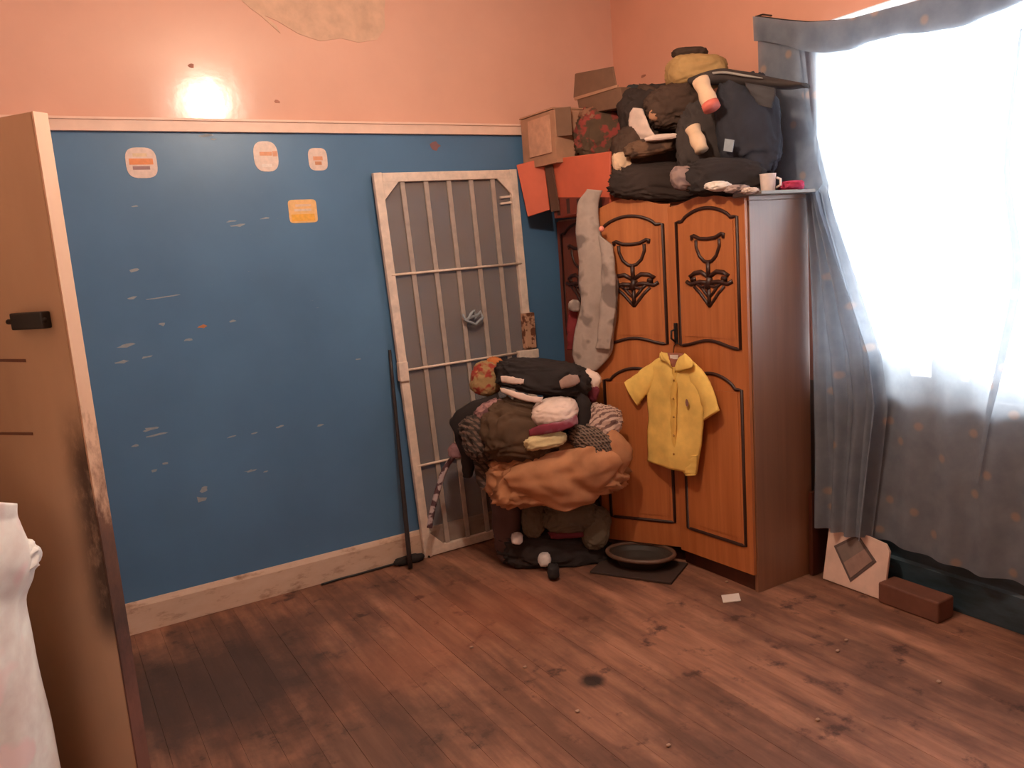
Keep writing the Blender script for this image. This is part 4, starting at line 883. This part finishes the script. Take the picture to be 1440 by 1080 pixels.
# cream rolls, scraps and papers among the dark bags
crm = fabric('cream_paper_roll', (220, 182, 150)); 
def roll(label, p, q_, rpx, x, seed, end=None):
    A_, B_ = onx(*p, x), onx(*q_, x); k = (A_-CAM).dot(FW)/FPX; r = rpx*k
    t = thing('cream_roll', label, 'roll', B_, GW); n_ = 8
    V, F = tube_vf([A_+(B_-A_)*(i/n_) for i in range(n_+1)], [r*(0.93+0.1*math.sin(i*1.3+seed)) for i in range(n_+1)], 14)
    build('sheet', V, F, crm, t, True)
    if end: build('red_end', *tube_vf([B_-(B_-A_)*0.16, B_+(B_-A_)*0.02], r*1.04, 14), end, t, True)
    else: build('open_end', *tube_vf([A_-(B_-A_)*0.01, A_+(B_-A_)*0.01], r*0.7, 14), M_GREY, t, True)
roll('cream paper roll with a red end leaning on the black case', (985, 113), (1001, 152), 12, -0.52, 1, plain('red_end', (214, 104, 88), 0.6))
roll('cream paper roll with a dull grey end, below the red-ended roll', (974, 180), (987, 212), 11, -0.53, 2)
o = hang('cream_cloth', [(onx(890, 152, -0.53), onx(904, 153, -0.53)), (onx(884, 168, -0.54), onx(911, 172, -0.54)), (onx(886, 184, -0.54), onx(918, 186, -0.54)), (onx(890, 197, -0.53), onx(924, 194, -0.53))], 0.014, white, None, fold=0.004, seed=53, nu=16, nv=20); tag(o, 'cream cloth folded over the dark brown coat', 'cloth', GW)
ontop('white_shirt_tail', 'thin white cloth edge below the cream cloth', 'cloth', 930, 193, -0.55, 46, 8, 0.02, white, 7, seed=54, lvl=4)
ontop('cream_packet', 'cream packet near the orange carton', 'packet', 874, 228, -0.64, 24, 26, 0.03, crm, 10, seed=55, lvl=4, e=0.5)
ontop('grey_pink_bundle', 'greyish pink bundle hanging over the two door tops', 'cloth', 964, 250, -0.60, 42, 34, 0.045, fabric('grey_pink', (150, 122, 114), (112, 90, 88), 'blotch', 12), 0, seed=56, amp=0.16, lvl=4)
ontop('brown_rag', 'brown patterned rag above the black blanket', 'rag', 915, 207, -0.55, 70, 24, 0.06, fabric('brown_print', (112, 82, 64), (74, 54, 44), 'blotch', 14), 10, seed=57, lvl=4)
c = onx(1026, 204, -0.46)
tag(build('price_tag', *prism_vf([onx(1020, 195, -0.47), onx(1033, 197, -0.47), onx(1030, 214, -0.47), onx(1018, 212, -0.47)], -X, 0.003), plain('tag_blue_white', (150, 156, 164), 0.6), None), 'pale blue tag on the charcoal holdall', 'tag')
# papers, cup and pink thing along the front edge
def paper(label, px, py, x, wpx, hpx, mat, seed, ang=0):
    ontop('crumpled_paper', label, 'paper', px, py, x, wpx, hpx, 0.07, mat, ang, seed=seed, amp=0.22, lvl=4)
paper('crumpled white paper on the wardrobe edge above the right door', 1010, 262, -0.55, 34, 13, M_PAPER, 61)
paper('patterned paper pad beside the crumpled white paper', 1036, 266, -0.54, 30, 11, fabric('pad_print', (176, 150, 142), (96, 80, 80), 'blotch', 24), 62)
paper('brown and white paper scrap next to the grey board', 1054, 268, -0.53, 22, 9, fabric('scrap_print', (214, 188, 174), (120, 80, 66), 'blotch', 20), 63)
o = hang('grey_bag_flap', [(onx(1046, 116, -0.44), onx(1092, 124, -0.42)), (onx(1054, 130, -0.44), onx(1090, 138, -0.42)), (onx(1066, 146, -0.43), onx(1086, 152, -0.42))], 0.012, fabric('grey_nylon', (70, 66, 68)), None, fold=0.004, seed=64, nu=16, nv=16); tag(o, 'grey nylon flap hanging below the long black case', 'bag flap', GW)
ontop('brown_strap_bundle', 'brown cloth end above the black bundle', 'cloth', 912, 130, -0.40, 30, 18, 0.05, br2, -20, seed=65, lvl=4)
ontop('tan_scrap', 'small tan scrap on the black bundle', 'cloth', 919, 162, -0.52, 12, 16, 0.02, fabric('tan_scrap_cloth', (168, 118, 90)), 0, seed=66, lvl=3)
o = box('grey_board', (-0.50, -1.56, TZ+0.001), (-0.17, -1.40, TZ+0.014), M_GREY, None, 0.002); tag(o, 'grey board overhanging the end of the wardrobe top', 'board', GW)
t = thing('cup', 'white cup on the grey board at the wardrobe end', 'cup', (-0.36, -1.47, TZ+0.015))
lathe('cup_body', (-0.36, -1.47, TZ+0.015), [(0.026, 0), (0.03, 0.004), (0.034, 0.072), (0.036, 0.075), (0.033, 0.074), (0.028, 0.01)], plain('cup_white', (232, 206, 194), 0.4), t)
tube('handle', [(-0.36+0.02, -1.50, TZ+0.07), (-0.345, -1.525, TZ+0.062), (-0.345, -1.525, TZ+0.038), (-0.34, -1.498, TZ+0.03)], 0.005, MATS['cup_white'], t)
o = lump('pink_cloth', Vector((-0.25, -1.50, TZ+0.034)), Y*0.055+X*0.05, X*0.04-Y*0.03, Z*0.022, fabric('magenta_cloth', (176, 56, 84)), None, seed=60, lvl=4, zmin=TZ+0.015); tag(o, 'crumpled magenta cloth beside the white cup', 'cloth', GW)
